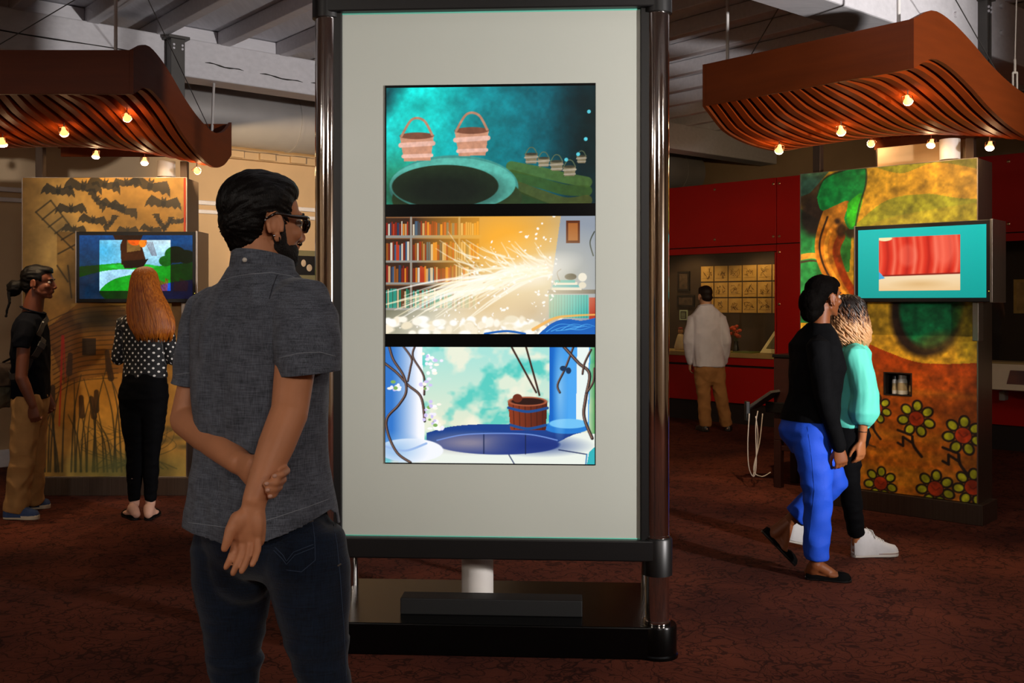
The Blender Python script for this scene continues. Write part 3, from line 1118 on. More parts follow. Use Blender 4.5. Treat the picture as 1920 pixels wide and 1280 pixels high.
# vines
for q, wd in (([(722, 682), (745, 700), (765, 722), (790, 745), (797, 790)], 5), ([(730, 650), (738, 675), (757, 705), (762, 735), (748, 760), (726, 785), (728, 815), (745, 850), (770, 868)], 5), ([(757, 650), (772, 672), (770, 690), (765, 715)], 4), ([(778, 650), (775, 670), (795, 705), (796, 740)], 4),
              ([(1075, 650), (1060, 690), (1046, 720), (1050, 735)], 4), ([(1058, 650), (1085, 680), (1105, 700), (1098, 745), (1095, 780), (1110, 820)], 6), ([(1108, 655), (1096, 680), (1092, 700)], 4), ([(1114, 690), (1112, 715), (1100, 735)], 4)):
    P.line(P.curve(q), wd, '#241a1c')
    P.line([(x - .8, y - .6) for x, y in P.curve(q)], wd * .35, '#8c6a5a')
for k in range(70):
    cx, cy, s = rr.choice([(805, 672, 14), (812, 692, 12), (742, 725, 10), (806, 785, 15), (820, 800, 12), (812, 760, 9), (800, 720, 10)])
    P.ell(cx + rr.gauss(0, s * .6), cy + rr.gauss(0, s * .6), rr.uniform(2.5, 5), rr.uniform(2, 4), rr.choice(['#ffffff', '#f2eefc', '#fdf6e8', '#cfc4f2', '#7fae5a']))
P.ell(1056, 690, 6, 5, '#123052')
P.ell(1066, 694, 5, 6, '#123052')
screen(722.5, 650.5, 1115, 868.5, P)

# ------------------------------------------------------------------ mural pillars with television
m_wood = mat('red_brown_veneer', '#622808', 0.5, vary=0.12, vscale=2.2, stretch=(1, 1, 9), bump=.04, bscale=18, spec=.2)
m_slat = mat('red_brown_slat', '#7c2e08', 0.5, vary=0.12, vscale=3, stretch=(1, 1, 6), spec=.1)
m_print = attr_mat('mural_print', rough=.42)
m_tvscreen = attr_mat('television_picture', emit=1.0, rough=.12, diffuse=0)
PW, PD, PH = 1.268, 0.30, 2.46
LPo = Vector((-3.79 - .005, 7.86, 0))                       # left pillar: left end of its front
RPl, RPr = Vector((2.18, 7.65, 0)), Vector((3.12, 6.80, 0))    # right pillar: ends of its front
RPa = math.atan2(RPr.y - RPl.y, RPr.x - RPl.x)


def local_on(M, px, py, y):
    I = M.inverted()
    o = I @ Vector((0, 0, EYE))
    d = I.to_3x3() @ ray(px, py)
    return o + d * ((y - o.y) / d.y)


def pillar(loc, rz, label, pic, tvpic, niches, tvz, tvu, tag_group):
    """x along the front, y towards the back; front face at y = 0"""
    t = thing('exhibit_pillar', label, 'exhibit pillar', loc, rz, tag_group)
    c = MB()
    # body as a metal-clad frame, hollow where the niches are
    zb = 0.14
    c.rbox(0.0, PW + .005, 0.012, PD, zb, PH, .004)
    if niches:
        c = MB()
        xs = sorted(set([0.0, PW + .005] + [n[0] for n in niches] + [n[1] for n in niches]))
        zs = sorted(set([zb, PH] + [n[2] for n in niches] + [n[3] for n in niches]))
        for i in range(len(xs) - 1):
            for j in range(len(zs) - 1):
                cx, cz = (xs[i] + xs[i + 1]) / 2, (zs[j] + zs[j + 1]) / 2
                hole = any(n[0] < cx < n[1] and n[2] < cz < n[3] for n in niches)
                c.box(xs[i], xs[i + 1], .20 if hole else .012, PD, zs[j], zs[j + 1])
    c.build('body', m_brushed, t)
    MB().rbox(0.03, PW + .045, -0.03, PD - .02, 0, zb, .004).build('plinth', m_brushed, t)
    # mural sheet, left open at the niches
    W, H = pic.w, pic.h
    me = pic.mesh('mural', lambda u, v: (PW * u, 0 * u, PH - (PH - zb - .004) * v))
    if niches:
        bm = bmesh.new()
        bm.from_mesh(me)
        dead = []
        for f in bm.faces:
            q = f.calc_center_median()
            if any(n[0] < q.x < n[1] and n[2] < q.z < n[3] for n in niches):
                dead.append(f)
        bmesh.ops.delete(bm, geom=dead, context='FACES')
        bm.to_mesh(me)
        bm.free()
    link('mural', me, m_print, t)
    e = MB()
    e.box(-.006, 0, -.002, .012, zb, PH + .004)
    e.box(PW, PW + .006, -.002, .012, zb, PH + .004)
    e.box(-.006, PW + .006, -.002, .012, PH, PH + .004)
    e.box(0, PW, 0.003, .012, zb, PH)
    if niches:
        e = MB()
        e.box(-.006, 0, -.002, .012, zb, PH + .004)
        e.box(PW, PW + .006, -.002, .012, zb, PH + .004)
        e.box(-.006, PW + .006, -.002, .012, PH, PH + .004)
    e.build('edge_trim', mat('bright_aluminium', '#b9ada0', .3, metal=1, vary=.05), t)
    for (x0, x1, z0, z1) in niches:
        f = MB()
        f.box(x0 - .008, x1 + .008, -.004, .2, z0 - .008, z0)
        f.box(x0 - .008, x1 + .008, -.004, .2, z1, z1 + .008)
        f.box(x0 - .008, x0, -.004, .2, z0, z1)
        f.box(x1, x1 + .008, -.004, .2, z0, z1)
        f.build('niche_frame', mat('niche_metal', '#5d554e', .35, metal=.9, vary=.1), t)
    # television on a metal side bracket
    x0, x1 = tvu
    z0, z1 = tvz
    tv = MB().rbox(x0, x1, -.175, -.10, z0, z1, .004).build('television', m_black, t)
    MB().rbox(x1 - .005, x1 + .012, -.182, .10, z0 - .004, z1 + .004, .003).build('side_bracket', mat('brushed_steel', '#b0a69c', .3, metal=1, vary=.08, stretch=(30, 30, 1)), tv)
    MB().rbox(x0 - .002, x0 + .006, -.182, -.10, z0 - .004, z1 + .004, .002).build('side_strip', mat('brushed_steel', '#b0a69c'), tv)
    MB().box(x0 + .12, x1 - .10, -.10, .0, z0 + .06, z1 - .06).build('rear_box', mat('dark_brown_box', '#2a1509', .5, vary=.2), tv)
    bz = .028
    me = tvpic.mesh('picture', lambda u, v: (x0 + bz + (x1 - x0 - 2 * bz) * u, -.1765 + 0 * u, z1 - bz - (z1 - z0 - 2 * bz) * v))
    link('picture', me, m_tvscreen, tv)
    MB().ell((x1 - .012, -.177, z0 + .07), (.003, .002, .003), None, 8, 6).build('standby_light', mat('standby_lamp', '#d8c84a', .3, vary=.05, emit='#e8d850', estr=1), tv)
    MB().rbox(x1 - .14, x1 - .10, -.10, 0.0, z0 - .26, z0, .004).build('wall_arm', mat('brushed_steel', '#b0a69c'), tv)
    return t


# ---- left mural: ochre dusk with bats, reeds and a sketched timber tower
P = Pic(250, 456, (43, 335, 350, 895), '#b98a3c')
P.a[:] = C3('#b4863a')
P.ell(90, 480, 60, 120, '#d2ab62', 0, 110, .7)
P.ell(200, 700, 140, 120, '#b5701e', 0, 160, .8)
P.noise(.22, 6, 31, 5)


def bat(P, x, y, s, rot=0.0, col='#2a2820', al=.80):
    c, sn = math.cos(rot), math.sin(rot)

    def T(pts):
        return [(x + s * (a * c - b * sn), y + s * (a * sn + b * c)) for a, b in pts]
    for sg in (-1, 1):
        P.poly(T([(0, -.1), (sg * .35, -.25), (sg * .75, -.42), (sg * 1.0, -.05), (sg * 1.1, .35), (sg * .85, .15), (sg * .7, .32), (sg * .5, .15), (sg * .3, .28), (0, .18)]), col, al)
    P.ell(*T([(0, .02)])[0], s * .14, s * .26, col, rot, None, al)
    for sg in (-1, 1):
        P.poly(T([(sg * .02, -.2), (sg * .12, -.42), (sg * .15, -.15)]), col, al)


for (x, y, s, r) in ((157, 352, 34, .15), (197, 348, 30, .3), (238, 345, 26, -.1), (282, 350, 38, .25), (182, 376, 24, .9), (212, 388, 24, .35), (232, 395, 28, .4), (134, 394, 28, 0), (307, 383, 32, .1), (335, 417, 18, -.1), (175, 415, 26, .15), (208, 420, 18, -.9), (300, 418, 18, 1.0), (315, 422, 16, -1.0), (140, 432, 22, .1), (284, 432, 20, .2), (240, 434, 20, 0), (110, 360, 30, .1)):
    bat(P, x, y, s, r)
# sketched sail lattice and timber structure
for q in ([(68, 400), (138, 470)], [(96, 378), (160, 462)], [(68, 400), (96, 378)], [(80, 414), (107, 392)], [(92, 428), (118, 408)], [(104, 440), (130, 422)], [(116, 452), (142, 436)], [(128, 530), (108, 500)], [(110, 478), (158, 452)], [(128, 500), (135, 560)]):
    P.line(q, 3, '#37301e', alpha=.75)
for (x, y, s) in ((120, 425, 20), (140, 450, 16), (150, 490, 18), (140, 520, 22), (135, 560, 20)):
    P.ell(x, y, s, s * .8, '#3f3724', 0, 22, .45)
P.poly([(85, 620), (160, 560), (235, 580), (250, 620), (232, 700), (120, 720)], '#7c4a16', .8)
P.ell(185, 600, 45, 22, '#26200f', 0, 30, .8)
for k in range(16):
    y = 575 + k * 9
    P.line(P.curve([(90 + k, y + 30), (150, y + 6), (235 - k, y)]), 2, '#33220e', alpha=.6)
P.rect(155, 636, 180, 668, '#241a10', .8)
P.line([(118, 632), (112, 800)], 5, '#c21f10', 2, .8)
P.line([(120, 632), (124, 720)], 3, '#c21f10', 1, .7)
rr = random.Random(5)
for k in range(46):
    x = rr.uniform(70, 300)
    h = rr.uniform(90, 190)
    b = 885
    bend = rr.uniform(-35, 35)
    q = P.curve([(x, b), (x + bend * .3, b - h * .6), (x + bend, b - h)])
    P.line(q, 4, '#2a2413', 1.2, .75)
    if k % 4 == 0:
        P.line([(x + bend, b - h), (x + bend * 1.15, b - h - 34)], 12, '#3a2410', 9, .85)
for k in range(24):
    P.line(P.curve([(rr.uniform(150, 340), 880), (rr.uniform(150, 340), 840), (rr.uniform(150, 340), 800)]), 2, '#33301a', .8, .6)
P.ell(240, 880, 110, 26, '#55592e', 0, 30, .7)
for k in range(8):
    P.ell(250 + k * 14, 800 + (k * 17) % 40, 14, 4, '#4a4426', 0, 6, .6)
P.noise(.14, 40, 8, 3)
mural_l = P
# ---- left television: river meadow with an inset brighter picture
T = Pic(240, 140, (152, 442, 362, 560), '#0d4a72')
T.a = T.ramp('y', 442, 560, '#0b4f86', '#0a2c2c')


def meadow(T, k):
    T.poly([(152, 500), (230, 493), (300, 499), (362, 492), (362, 560), (152, 560)], ('#0f3d14', '#1fa02a')[k])
    T.poly(T.curve([(152, 520), (200, 508), (250, 505), (258, 512), (215, 524), (190, 545), (200, 560)]) + [(152, 560)], ('#16324a', '#a8d8f2')[k])
    T.poly(T.curve([(270, 560), (300, 535), (362, 524)]) + [(362, 560)], ('#131c3c', '#1f5ac8')[k])
    for c, s in (((312, 490), 14), ((330, 478), 22), ((350, 482), 18)):
        T.ell(c[0], c[1], s * .9, s * .7, ('#0c2410', '#1d6a22')[k])
    T.ell(250, 500, 45, 5, ('#0a2a12', '#2fc044')[k])
    for q in range(26):
        x = 290 + (q * 37) % 72
        T.line([(x, 545), (x + 2, 530 - (q * 13) % 9)], 1.2, ('#3a1c1c', '#a03a22')[k])


meadow(T, 0)
keep = T.a.copy()
T.a = T.ramp('y', 442, 500, '#d8eef8', '#8fd0ea')
T.ell(195, 470, 40, 30, '#3fb0e0', 0, 50, .8)
meadow(T, 1)
T.poly([(236, 442), (262, 442), (276, 490), (230, 497), (228, 460)], '#4a2a16')
T.poly([(240, 446), (262, 446), (266, 470), (240, 474)], '#8c6a3a')
T.poly([(230, 490), (280, 486), (270, 502), (236, 504)], '#2c1a12')
T.ell(253, 453, 12, 8, '#e8661c', .3)
T.ell(270, 456, 7, 9, '#f08a2a', .3)
for q in range(5):
    T.line([(275 + q * 3, 455), (287 + q * 2, 480)], .9, '#6a3a4a')
ins = ((T.X > 190) & (T.X < 321) & (T.Y > 451) & (T.Y < 545))[..., None]
T.a = np.where(ins, T.a, keep)
T.poly([(214, 442), (270, 442), (266, 451), (219, 451)], '#3a2418')
T.noise(.18, 9, 3)
T.noise(.12, 40, 6)
T.a = np.clip((T.a - .5) * 1.12 + .47, 0, 1)
tv_l = T

# ---- right mural: chalky hills, tree, ochre ground and flowers
# coordinates: u 0..332 to the right, v 0..620 down
R = Pic(270, 500, (0, 0, 332, 620), '#c8921e')
R.a = R.ramp('y', 0, 300, '#b98a22', '#cf9a24')
R.poly(R.curve([(150, 0), (200, 16), (260, 2), (332, 20)]) + [(332, 0)], '#6e7a24', .7)
R.poly(R.curve([(110, 110), (170, 66), (240, 58), (300, 70), (332, 74)]) + [(332, 130), (90, 140)], '#7f8a22', .8)
R.poly(R.curve([(90, 140), (170, 100), (332, 80)]) + [(332, 250), (60, 260)], '#a08a26', .5)
R.poly([(0, 70), (60, 110), (70, 300), (0, 300)], '#17703a', .95)
R.poly([(60, 130), (105, 115), (100, 200), (70, 200)], '#1f7a3a', .9)
R.ell(32, 88, 34, 40, '#231a18', 0, 14, .95)
R.ell(20, 40, 40, 34, '#33261c', .3, 18, .9)
R.poly([(0, 0), (60, 0), (20, 40), (0, 46)], '#2c5a4a', .8)
R.line(R.curve([(0, 168), (30, 166), (56, 182)]), 12, '#a8792a', 10)
R.line(R.curve([(0, 178), (30, 176), (56, 190)]), 4, '#33261c', 3)
R.line(R.curve([(78, 66), (60, 110), (52, 150), (62, 190), (92, 240), (112, 290), (120, 420)]), 48, '#a86a1e', 36)
R.line(R.curve([(84, 130), (74, 160), (90, 210), (118, 270), (124, 410)]), 16, '#8f2f0c', 14, .85)
R.line(R.curve([(56, 90), (40, 140), (48, 185), (78, 240), (98, 290)]), 4, '#2c1c14', 4)
R.line(R.curve([(126, 230), (130, 290), (132, 420)]), 14, '#38231c', 10)
R.line(R.curve([(60, 120), (52, 150), (60, 190), (96, 250)]), 9, '#dca23a', 6, .6)
for (x, y, rx, ry) in ((84, 118, 10, 14), (104, 122, 12, 12), (76, 100, 6, 6)):
    R.ell(x, y, rx, ry, '#2a1a14', .2, 6, .9)
R.poly(R.curve([(34, 48), (50, 14), (92, 0), (128, -4), (132, 30), (120, 70), (112, 110), (100, 116), (90, 96), (98, 62), (72, 68), (44, 76), (34, 48)]), '#12883a')
R.poly(R.curve([(96, 66), (120, 48), (126, 60), (112, 106), (100, 112), (94, 94)]), '#3ab81e', .8)
R.line(R.curve([(34, 48), (50, 14), (92, 0), (128, -4), (132, 30), (120, 70), (112, 110)]), 3.5, '#26301a', 3.5, .8)
# bushy tree under the television
R.ell(245, 275, 66, 86, '#2b1c14', .15, 10)
R.ell(252, 262, 56, 80, '#0f6a3a', .15, 8)
R.ell(268, 330, 40, 16, '#6a5a24', -.2, 14, .6)
R.ell(318, 290, 18, 70, '#b8a81e', 0, 26, .8)
R.ell(140, 300, 30, 40, '#8a6a1e', 0, 40, .5)
# ochre ground
g = R.poly(R.curve([(120, 330), (170, 352), (240, 372), (332, 368)]) + [(332, 620), (0, 620), (0, 330)], '#c8701a', 1.0, grad=('y', 350, 600, '#a83c0c', '#c87a1c'))
for k in range(9):
    y = 400 + k * 26
    R.line(R.curve([(110, y), (200, y + (k * 7) % 15 - 6), (332, y + 4)]), 14, ('#b5500e', '#d08a26', '#a84a10')[k % 3], 6, .45, 14)
R.noise(.2, 8, 77, 5)


def flower(x, y, s, cut=False):
    for k in range(7):
        a = k * 2 * pi / 7 + .3
        cx, cy = x + s * math.cos(a), y + s * math.sin(a)
        R.ell(cx, cy, s * .50, s * .42, '#2a1c18', a)
        R.ell(cx, cy, s * .34, s * .27, '#b0b01e', a)
    R.ell(x, y, s * .62, s * .62, '#2a1c18')
    R.ell(x, y, s * .55, s * .55, '#b53a14')
    R.line(R.curve([(x - s * .3, y - s * .2), (x, y + s * .1), (x + s * .3, y - s * .1)]), s * .1, '#6a1c0c', alpha=.6)
    if not cut:
        R.line(R.curve([(x - s * .3, y + s * 1.4), (x - s * .2, y + s * 2.1), (x + s * .4, y + s * 2.9)]), s * .22, '#2a1c18')
        R.line([(x - s * .3, y + s * 1.9), (x - s * 1.0, y + s * 1.5), (x - s * 1.0, y + s * 2.2), (x - s * 1.4, y + s * 2.0)], s * .2, '#2a1c18')
        R.line([(x - s * .4, y + s * 1.3), (x - s * 1.4, y + s * 1.0)], s * .2, '#2a1c18')


flower(152, 462, 20)
flower(226, 476, 24)
flower(308, 500, 25)
flower(160, 604, 22, True)
flower(260, 602, 24, True)
flower(324, 592, 24, True)
R.line([(134, 532), (150, 536)], 3, '#3a2a20', alpha=.7)
R.noise(.34, 70, 18, 3)
R.noise(.22, 26, 19, 3)
mural_r = R
# ---- right television: teal field with a red curtained stage
T = Pic(240, 140, (0, 0, 240, 140), '#08b4ac')
T.a = T.ramp('y', 0, 140, '#0cc0b8', '#06a098')
m = ((T.X > 42) & (T.X < 194) & (T.Y > 18) & (T.Y < 125))
keep = T.a.copy()
T.a[:] = C3('#e0301c')
for k in range(12):
    x = 44 + k * 13
    T.line(T.curve([(x, 18), (x + 3, 60), (x - 2, 98)]), 5, ('#ff6a4a', '#b0140c', '#ff8a6c')[k % 3], 7, .7, 6)
T.ell(165, 40, 22, 40, '#ff7a62', 0, 12, .6)
T.ell(98, 55, 18, 22, '#ff8a72', 0, 8, .35)
T.poly([(42, 96), (194, 92), (194, 126), (42, 126)], '#f2d6ac', grad=('y', 92, 126, '#f8e0b8', '#f0c890'))
T.line([(42, 95), (194, 92)], 3, '#8a1a10')
T.ell(54, 20, 14, 5, '#f8e8b0')
T.poly([(42, 86), (54, 100), (42, 102)], '#4aa8d8')
T.ell(120, 112, 34, 6, '#d8a868', 0, 10, .6)
T.a = np.where(m[..., None], T.a, keep)
tv_r = T

Mleft = Matrix.Translation(LPo)
tl, tr = local_on(Mleft, 142, 434, -.175), local_on(Mleft, 368, 567, -.175)
pl = pillar(LPo, 0.0, 'exhibit pillar with ochre mural of bats and reeds and a landscape television', mural_l, tv_l, [], (tr.z, tl.z), (tl.x, tr.x), 'mural pillars with a television')
Mright = Matrix.Translation(RPl) @ Matrix.Rotation(RPa, 4, 'Z')
a, b = local_on(Mright, 1602, 490, -.175), local_on(Mright, 1858, 490, -.175)
zt = local_on(Mright, 1730, 418, -.175).z
zb = local_on(Mright, 1730, 566, -.175).z
n0, n1 = local_on(Mright, 1659, 699, 0), local_on(Mright, 1708, 741, 0)
n2, n3 = local_on(Mright, 1606, 649, 0), local_on(Mright, 1627, 693, 0)
pr = pillar(RPl, RPa, 'exhibit pillar with crayon style mural of trees and flowers and a teal television', mural_r, tv_r,
            [(n0.x, n1.x, n1.z, n0.z), (n3.x - (n1.x - n0.x), n3.x, n3.z, n3.z + (n0.z - n1.z))], (zb, zt), (a.x, b.x), 'mural pillars with a television')
# red coloured edging at the left pillar's right edge
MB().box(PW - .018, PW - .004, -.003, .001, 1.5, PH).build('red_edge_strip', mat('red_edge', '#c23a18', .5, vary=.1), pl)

# jars in the niche of the right pillar
nw = n1.x - n0.x
for k, (fx, r, h, lab, cb, cl) in enumerate(((.23, .018, .125, 'slim white paint bottle with black cap in the pillar niche', '#d8d4cc', '#15120f'),
                                          (.545, .036, .135, 'stout white paint jar with pale lid in the pillar niche', '#dcd6c8', '#a8a296'),
                                          (.875, .018, .11, 'small brown bottle in the pillar niche', '#5a4228', '#3a2a1c'))):
    t = thing('paint_jar', lab, 'jar', Mright @ Vector((n0.x + nw * fx, .07, n1.z)), RPa, 'jars in the pillar niche')
    MB().lathe([(.001, 0), (r, 0), (r, h * .72), (r * .8, h * .8), (r * .8, h * .82), (.001, h * .82)], n=16).build('jar', mat('jar_' + cb[1:], cb, .4, vary=.05), t, smooth=40)
    MB().lathe([(.001, h * .82), (r * .86, h * .82), (r * .86, h), (.001, h)], n=16).build('lid', mat('lid_' + cl[1:], cl, .4, vary=.05), t, smooth=40)
    MB().lathe([(r * 1.01, h * .2), (r * 1.015, h * .2), (r * 1.015, h * .6), (r * 1.01, h * .6)], n=16).build('label_band', mat('label_' + cl[1:], '#b9a47a', .6, vary=.2), t, smooth=40)
for k, (fx, cb) in enumerate(((.57, '#7a3a1c'), (.85, '#6a5a1e'))):
    t = thing('paint_jar', ('rust red jar in the niche behind the teal blouse', 'olive jar in the niche behind the teal blouse')[k], 'jar', Mright @ Vector((n3.x - nw * (1 - fx), .08, n3.z)), RPa, 'jars in the other pillar niche')
    MB().lathe([(.001, 0), (.024, 0), (.024, .08), (.018, .09), (.001, .09)], n=16).build('jar', mat('jar_' + cb[1:], cb, .4, vary=.1), t, smooth=40)
    MB().lathe([(.001, .09), (.021, .09), (.021, .11), (.001, .11)], n=16).build('lid', mat('lid_dark', '#15120f', .4, vary=.1), t, smooth=40)

# ------------------------------------------------------------------ wavy slatted canopies
CW, CDp, CZ, FH = 1.373, 2.12, 2.76, 0.27


def spl(vs, zs):
    def f(v):
        v = min(max(v, vs[0]), vs[-1])
        i = max(j for j in range(len(vs) - 1) if vs[j] <= v + 1e-9)
        n = len(vs)

        def tan(k):
            if k == 0:
                return (zs[1] - zs[0]) / (vs[1] - vs[0])
            if k == n - 1:
                return (zs[-1] - zs[-2]) / (vs[-1] - vs[-2])
            return (zs[k + 1] - zs[k - 1]) / (vs[k + 1] - vs[k - 1])
        h = vs[i + 1] - vs[i]
        t = (v - vs[i]) / h
        return ((2 * t ** 3 - 3 * t ** 2 + 1) * zs[i] + (t ** 3 - 2 * t ** 2 + t) * h * tan(i) + (-2 * t ** 3 + 3 * t ** 2) * zs[i + 1] + (t ** 3 - t ** 2) * h * tan(i + 1))
    return f


ZR = spl([0, .1, .2, .318, .45, .6, .77, .9, 1.0], [0, .085, .07, 0, -.10, -.18, -.22, -.165, -.055])
ZL = spl([0, .115, .36, .53, .745, .88, 1.0], [0, -.15, -.21, -.15, -.02, .07, 0])


def zc(u, v):
    k = u ** 1.5
    return (1 - k) * ZL(v) + k * ZR(v)


VS = np.linspace(0, 1, 33)


def canopy(loc, rz, label):
    t = thing('slatted_canopy', label, 'canopy', loc, rz, 'wavy slatted canopies')
    MB().rbox(-.0, CW, -.02, .0, 0, FH, .003).build('front_fascia', m_wood, t)
    MB().rbox(-.0, CW, CDp, CDp + .02, -.07, FH - .07, .003).build('back_fascia', m_wood, t)
    for (x0, u, nm) in ((CW, 1, 'side_fascia'), (-.025, 0, 'side_fascia')):
        m = MB()
        rings = []
        for v in VS:
            z = zc(u, v)
            y = -.02 + v * (CDp + .04)
            rings.append([(x0, y, z), (x0 + .025, y, z), (x0 + .025, y, z + FH), (x0, y, z + FH)])
        m.loft(rings)
        m.build(nm, m_wood, t, smooth=30)
    n = 18
    for i in range(n):
        u = (i + .6) / (n + .2)
        x = u * CW
        m = MB()
        rings = []
        for v in VS[::1]:
            z = zc(u, v) + .004
            y = .002 + v * (CDp - .004)
            rings.append([(x - .023, y, z), (x + .023, y, z), (x + .023, y, z + .075), (x - .023, y, z + .075)])
        m.loft(rings)
        m.build('slat', m_slat, t, smooth=30)
    m = MB()
    NU = 10
    top = [[(CW * (.0 + k / NU), v * CDp, zc(k / NU, v) + FH * .62) for k in range(NU + 1)] for v in VS]
    bot = [[(x, y, z - .02) for x, y, z in r] for r in top]
    m.loft([a + b[::-1] for a, b in zip(top, bot)])
    m.build('top_sheet', mat('black_canopy_sheet', '#0e0b0a', .7, vary=.1), t, smooth=40)
    for v in ():
        for k in range(1):
            MB().rbox(0, CW, v * CDp - .02, v * CDp + .02, min(zc(0, v), zc(1, v)) + .09, min(zc(0, v), zc(1, v)) + .13, .003).build('cross_bar', m_dark, t)
    return t


CLo = Vector((-2.333 - CW, 6.2, CZ))
CRl, CRr = Vector((1.265, 6.555, CZ)), Vector((2.178, 5.53, CZ))
CRa = math.atan2(CRr.y - CRl.y, CRr.x - CRl.x)
canL = canopy(CLo, 0.0, 'red brown wavy slatted canopy hanging over the bat mural pillar')
canR = canopy(CRl, CRa, 'red brown wavy slatted canopy hanging over the flower mural pillar')
m_rod = mat('white_rod', '#cfcac6', .5, vary=.03)
m_wire = mat('steel_wire', '#6a6663', .4, metal=.8, vary=.05)


def rod(can, px, v, ztop=3.82):
    M = XF[can.name]
    p = local_on(M, px, 60, v * CDp)
    u = min(max(p.x / CW, .02), .98)
    z0 = zc(u, v) + FH * .6
    o = MB().cyl((p.x, v * CDp, z0), (p.x, v * CDp, ztop - CZ), .011, n=10).build('hanger_rod', m_rod, can, smooth=40)
    MB().lathe([(.001, 0), (.03, 0), (.02, .03), (.013, .05), (.001, .05)], (p.x, v * CDp, z0), 10).build('rod_foot', m_dark, o)


rod(canL, 217, .06)
ra_ = XF[canL.name].inverted() @ at(397, 228, 8.19)
rb_ = XF[canL.name].inverted() @ (at(401, 157, 8.74) + Vector((0, 0, .012)))
ra_.z = zc(min(ra_.x / CW, .98), ra_.y / CDp) + FH * .58
_o = MB().cyl(ra_, rb_, .011, n=10).build('hanger_rod', m_rod, canL, smooth=40)
MB().lathe([(.001, 0), (.03, 0), (.02, .03), (.013, .05), (.001, .05)], ra_, 10).build('rod_foot', m_dark, _o)
rod(canR, 1364, .10)
rod(canR, 1685, .05)


def wire(can, a, b):
    # run on to the ceiling deck above and to the canopy below
    up, lo = (a, b) if a.z > b.z else (b, a)
    d_ = up - lo
    b = lo + d_ * ((ZC - lo.z) / d_.z)
    q_ = XF[can.name].inverted() @ lo
    for _ in range(60):
        u_, v_ = min(max(q_.x / CW, 0), 1), min(max(q_.y / CDp, 0), 1)
        if q_.z <= zc(u_, v_) + FH * .62:
            break
        q_ = q_ - (XF[can.name].to_3x3().inverted() @ d_).normalized() * .02
    a = XF[can.name] @ q_
    MB().tube([a, b], .0035, 5).build('cable', m_wire, can, world=True)


wire(canL, at(0, 83, 6.4), at(140, 0, 6.4))
wire(canL, at(386, 228, 8.0), at(278, 0, 7.2))
wire(canR, at(1410, 100, 6.55), at(1466, 5, 6.55))
wire(canR, at(1890, 172, 6.75), at(1792, 0, 6.2))
# turnbuckle at the right canopy's rear corner
q = at(1903, 150, 6.85)
tb = MB()
for dx in (-.014, .014):
    tb.tube([q + Vector((dx, 0, -.07)), q + Vector((dx, 0, .05))], .007, 6)
tb.tube([q + Vector((0, 0, -.27)), q + Vector((0, 0, -.07))], .008, 6)
tb.tube([q + Vector((0, 0, .05)), q + Vector((0, 0, .14))], .008, 6)
tb.tube([q + Vector((-.016, 0, -.07)), q + Vector((.016, 0, -.07))], .008, 6)
tb.tube([q + Vector((-.016, 0, .05)), q + Vector((.016, 0, .05))], .008, 6)
tb.tube([q + Vector((0, 0, .14)), q + Vector((0.02, 0, .9))], .004, 6)
tb.build('turnbuckle', mat('pale_turnbuckle', '#cfc4b4', .5, vary=.05), canR, world=True)

def under(can, x, y):
    """height of a canopy's underside over a floor point"""
    q = XF[can.name].inverted() @ Vector((x, y, 0))
    u, v = q.x / CW, q.y / CDp
    if not (-.03 < u < 1.03 and -.02 < v < 1.02):
        return 9.9
    u, v = min(max(u, 0), 1), min(max(v, 0), 1)
    return CZ + min(zc(min(max(u + d, 0), 1), v) for d in (-.06, 0, .06)) - .004


# steel posts: on the pillar tops and hanging from the beams
m_post = mat('bronze_post', '#5a4a3e', .3, metal=.8, vary=.1, stretch=(20, 20, 1))


def post(loc, rz, wdt, z0, z1, name, label, m, plate=False):
    if not plate:
        z1 = min([z1 + .3] + [under(c, loc[0], loc[1]) for c in (canL, canR)])
    t = thing(name, label, 'post', (loc[0], loc[1], z0), rz)
    MB().rbox(-wdt / 2, wdt / 2, -wdt / 2, wdt / 2, 0.0, z1 - z0, .004).build('shaft', m, t)
    if plate:
        MB().rbox(-wdt * .75, wdt * .75, -wdt * .8, wdt * .8, z1 - z0 - .012, z1 - z0 + .012, .003).build('cap_plate', m, t)
        for sx in (-1, 1):
            for dz in (.06, .09):
                MB().cyl((sx * wdt * .3, -wdt / 2 - .008, z1 - z0 - dz), (sx * wdt * .3, -wdt / 2 + .001, z1 - z0 - dz), .010, n=6).build('bolt', m_plate, t)
    return t


pL1 = at(76.5, 300, 8.0)
pL2 = at(346, 300, 8.0)
post((pL1.x, 8.0), 0, .06, PH, 2.86, 'steel_post', 'slim bronze post on the bat mural pillar, away from the white tube', m_post)
post((pL2.x, 8.0), 0, .055, PH, 2.70, 'steel_post', 'slim bronze post on the bat mural pillar beside the white tube', m_post)
qa = local_on(Mright, 1534, 300, .15)
qb = local_on(Mright, 1826, 290, .15)
v3 = Mright @ Vector((qa.x, .15, 0))
post((v3.x, v3.y), RPa, .06, PH, 2.86, 'steel_post', 'slim bronze post on the flower mural pillar, away from the white tube', m_post)
v3 = Mright @ Vector((qb.x - .02, .15, 0))
post((v3.x, v3.y), RPa, .055, PH, 2.66, 'steel_post', 'slim bronze post on the flower mural pillar beside the white tube', m_post)
hp = at(328.5, 55, 8.28)
while bcoord(hp).y + .059 < pb.y + .003:
    hp = at(328.5, 55, hp.y + .005)
post((hp.x, hp.y), AA, .118, 2.9, 3.66, 'hanging_column', 'grey steel column bolted to the white beam behind the bat pillar canopy', m_grey_steel, True)
hp = at(1846, 55, 7.1)
while bcoord(hp).y + .035 < pb2.y + .003:
    hp = at(1846, 55, hp.y + .005)
post((hp.x, hp.y), AA, .07, 2.88, 3.62, 'hanging_column', 'dark steel column below the beam behind the flower pillar canopy', m_grey_steel, True)

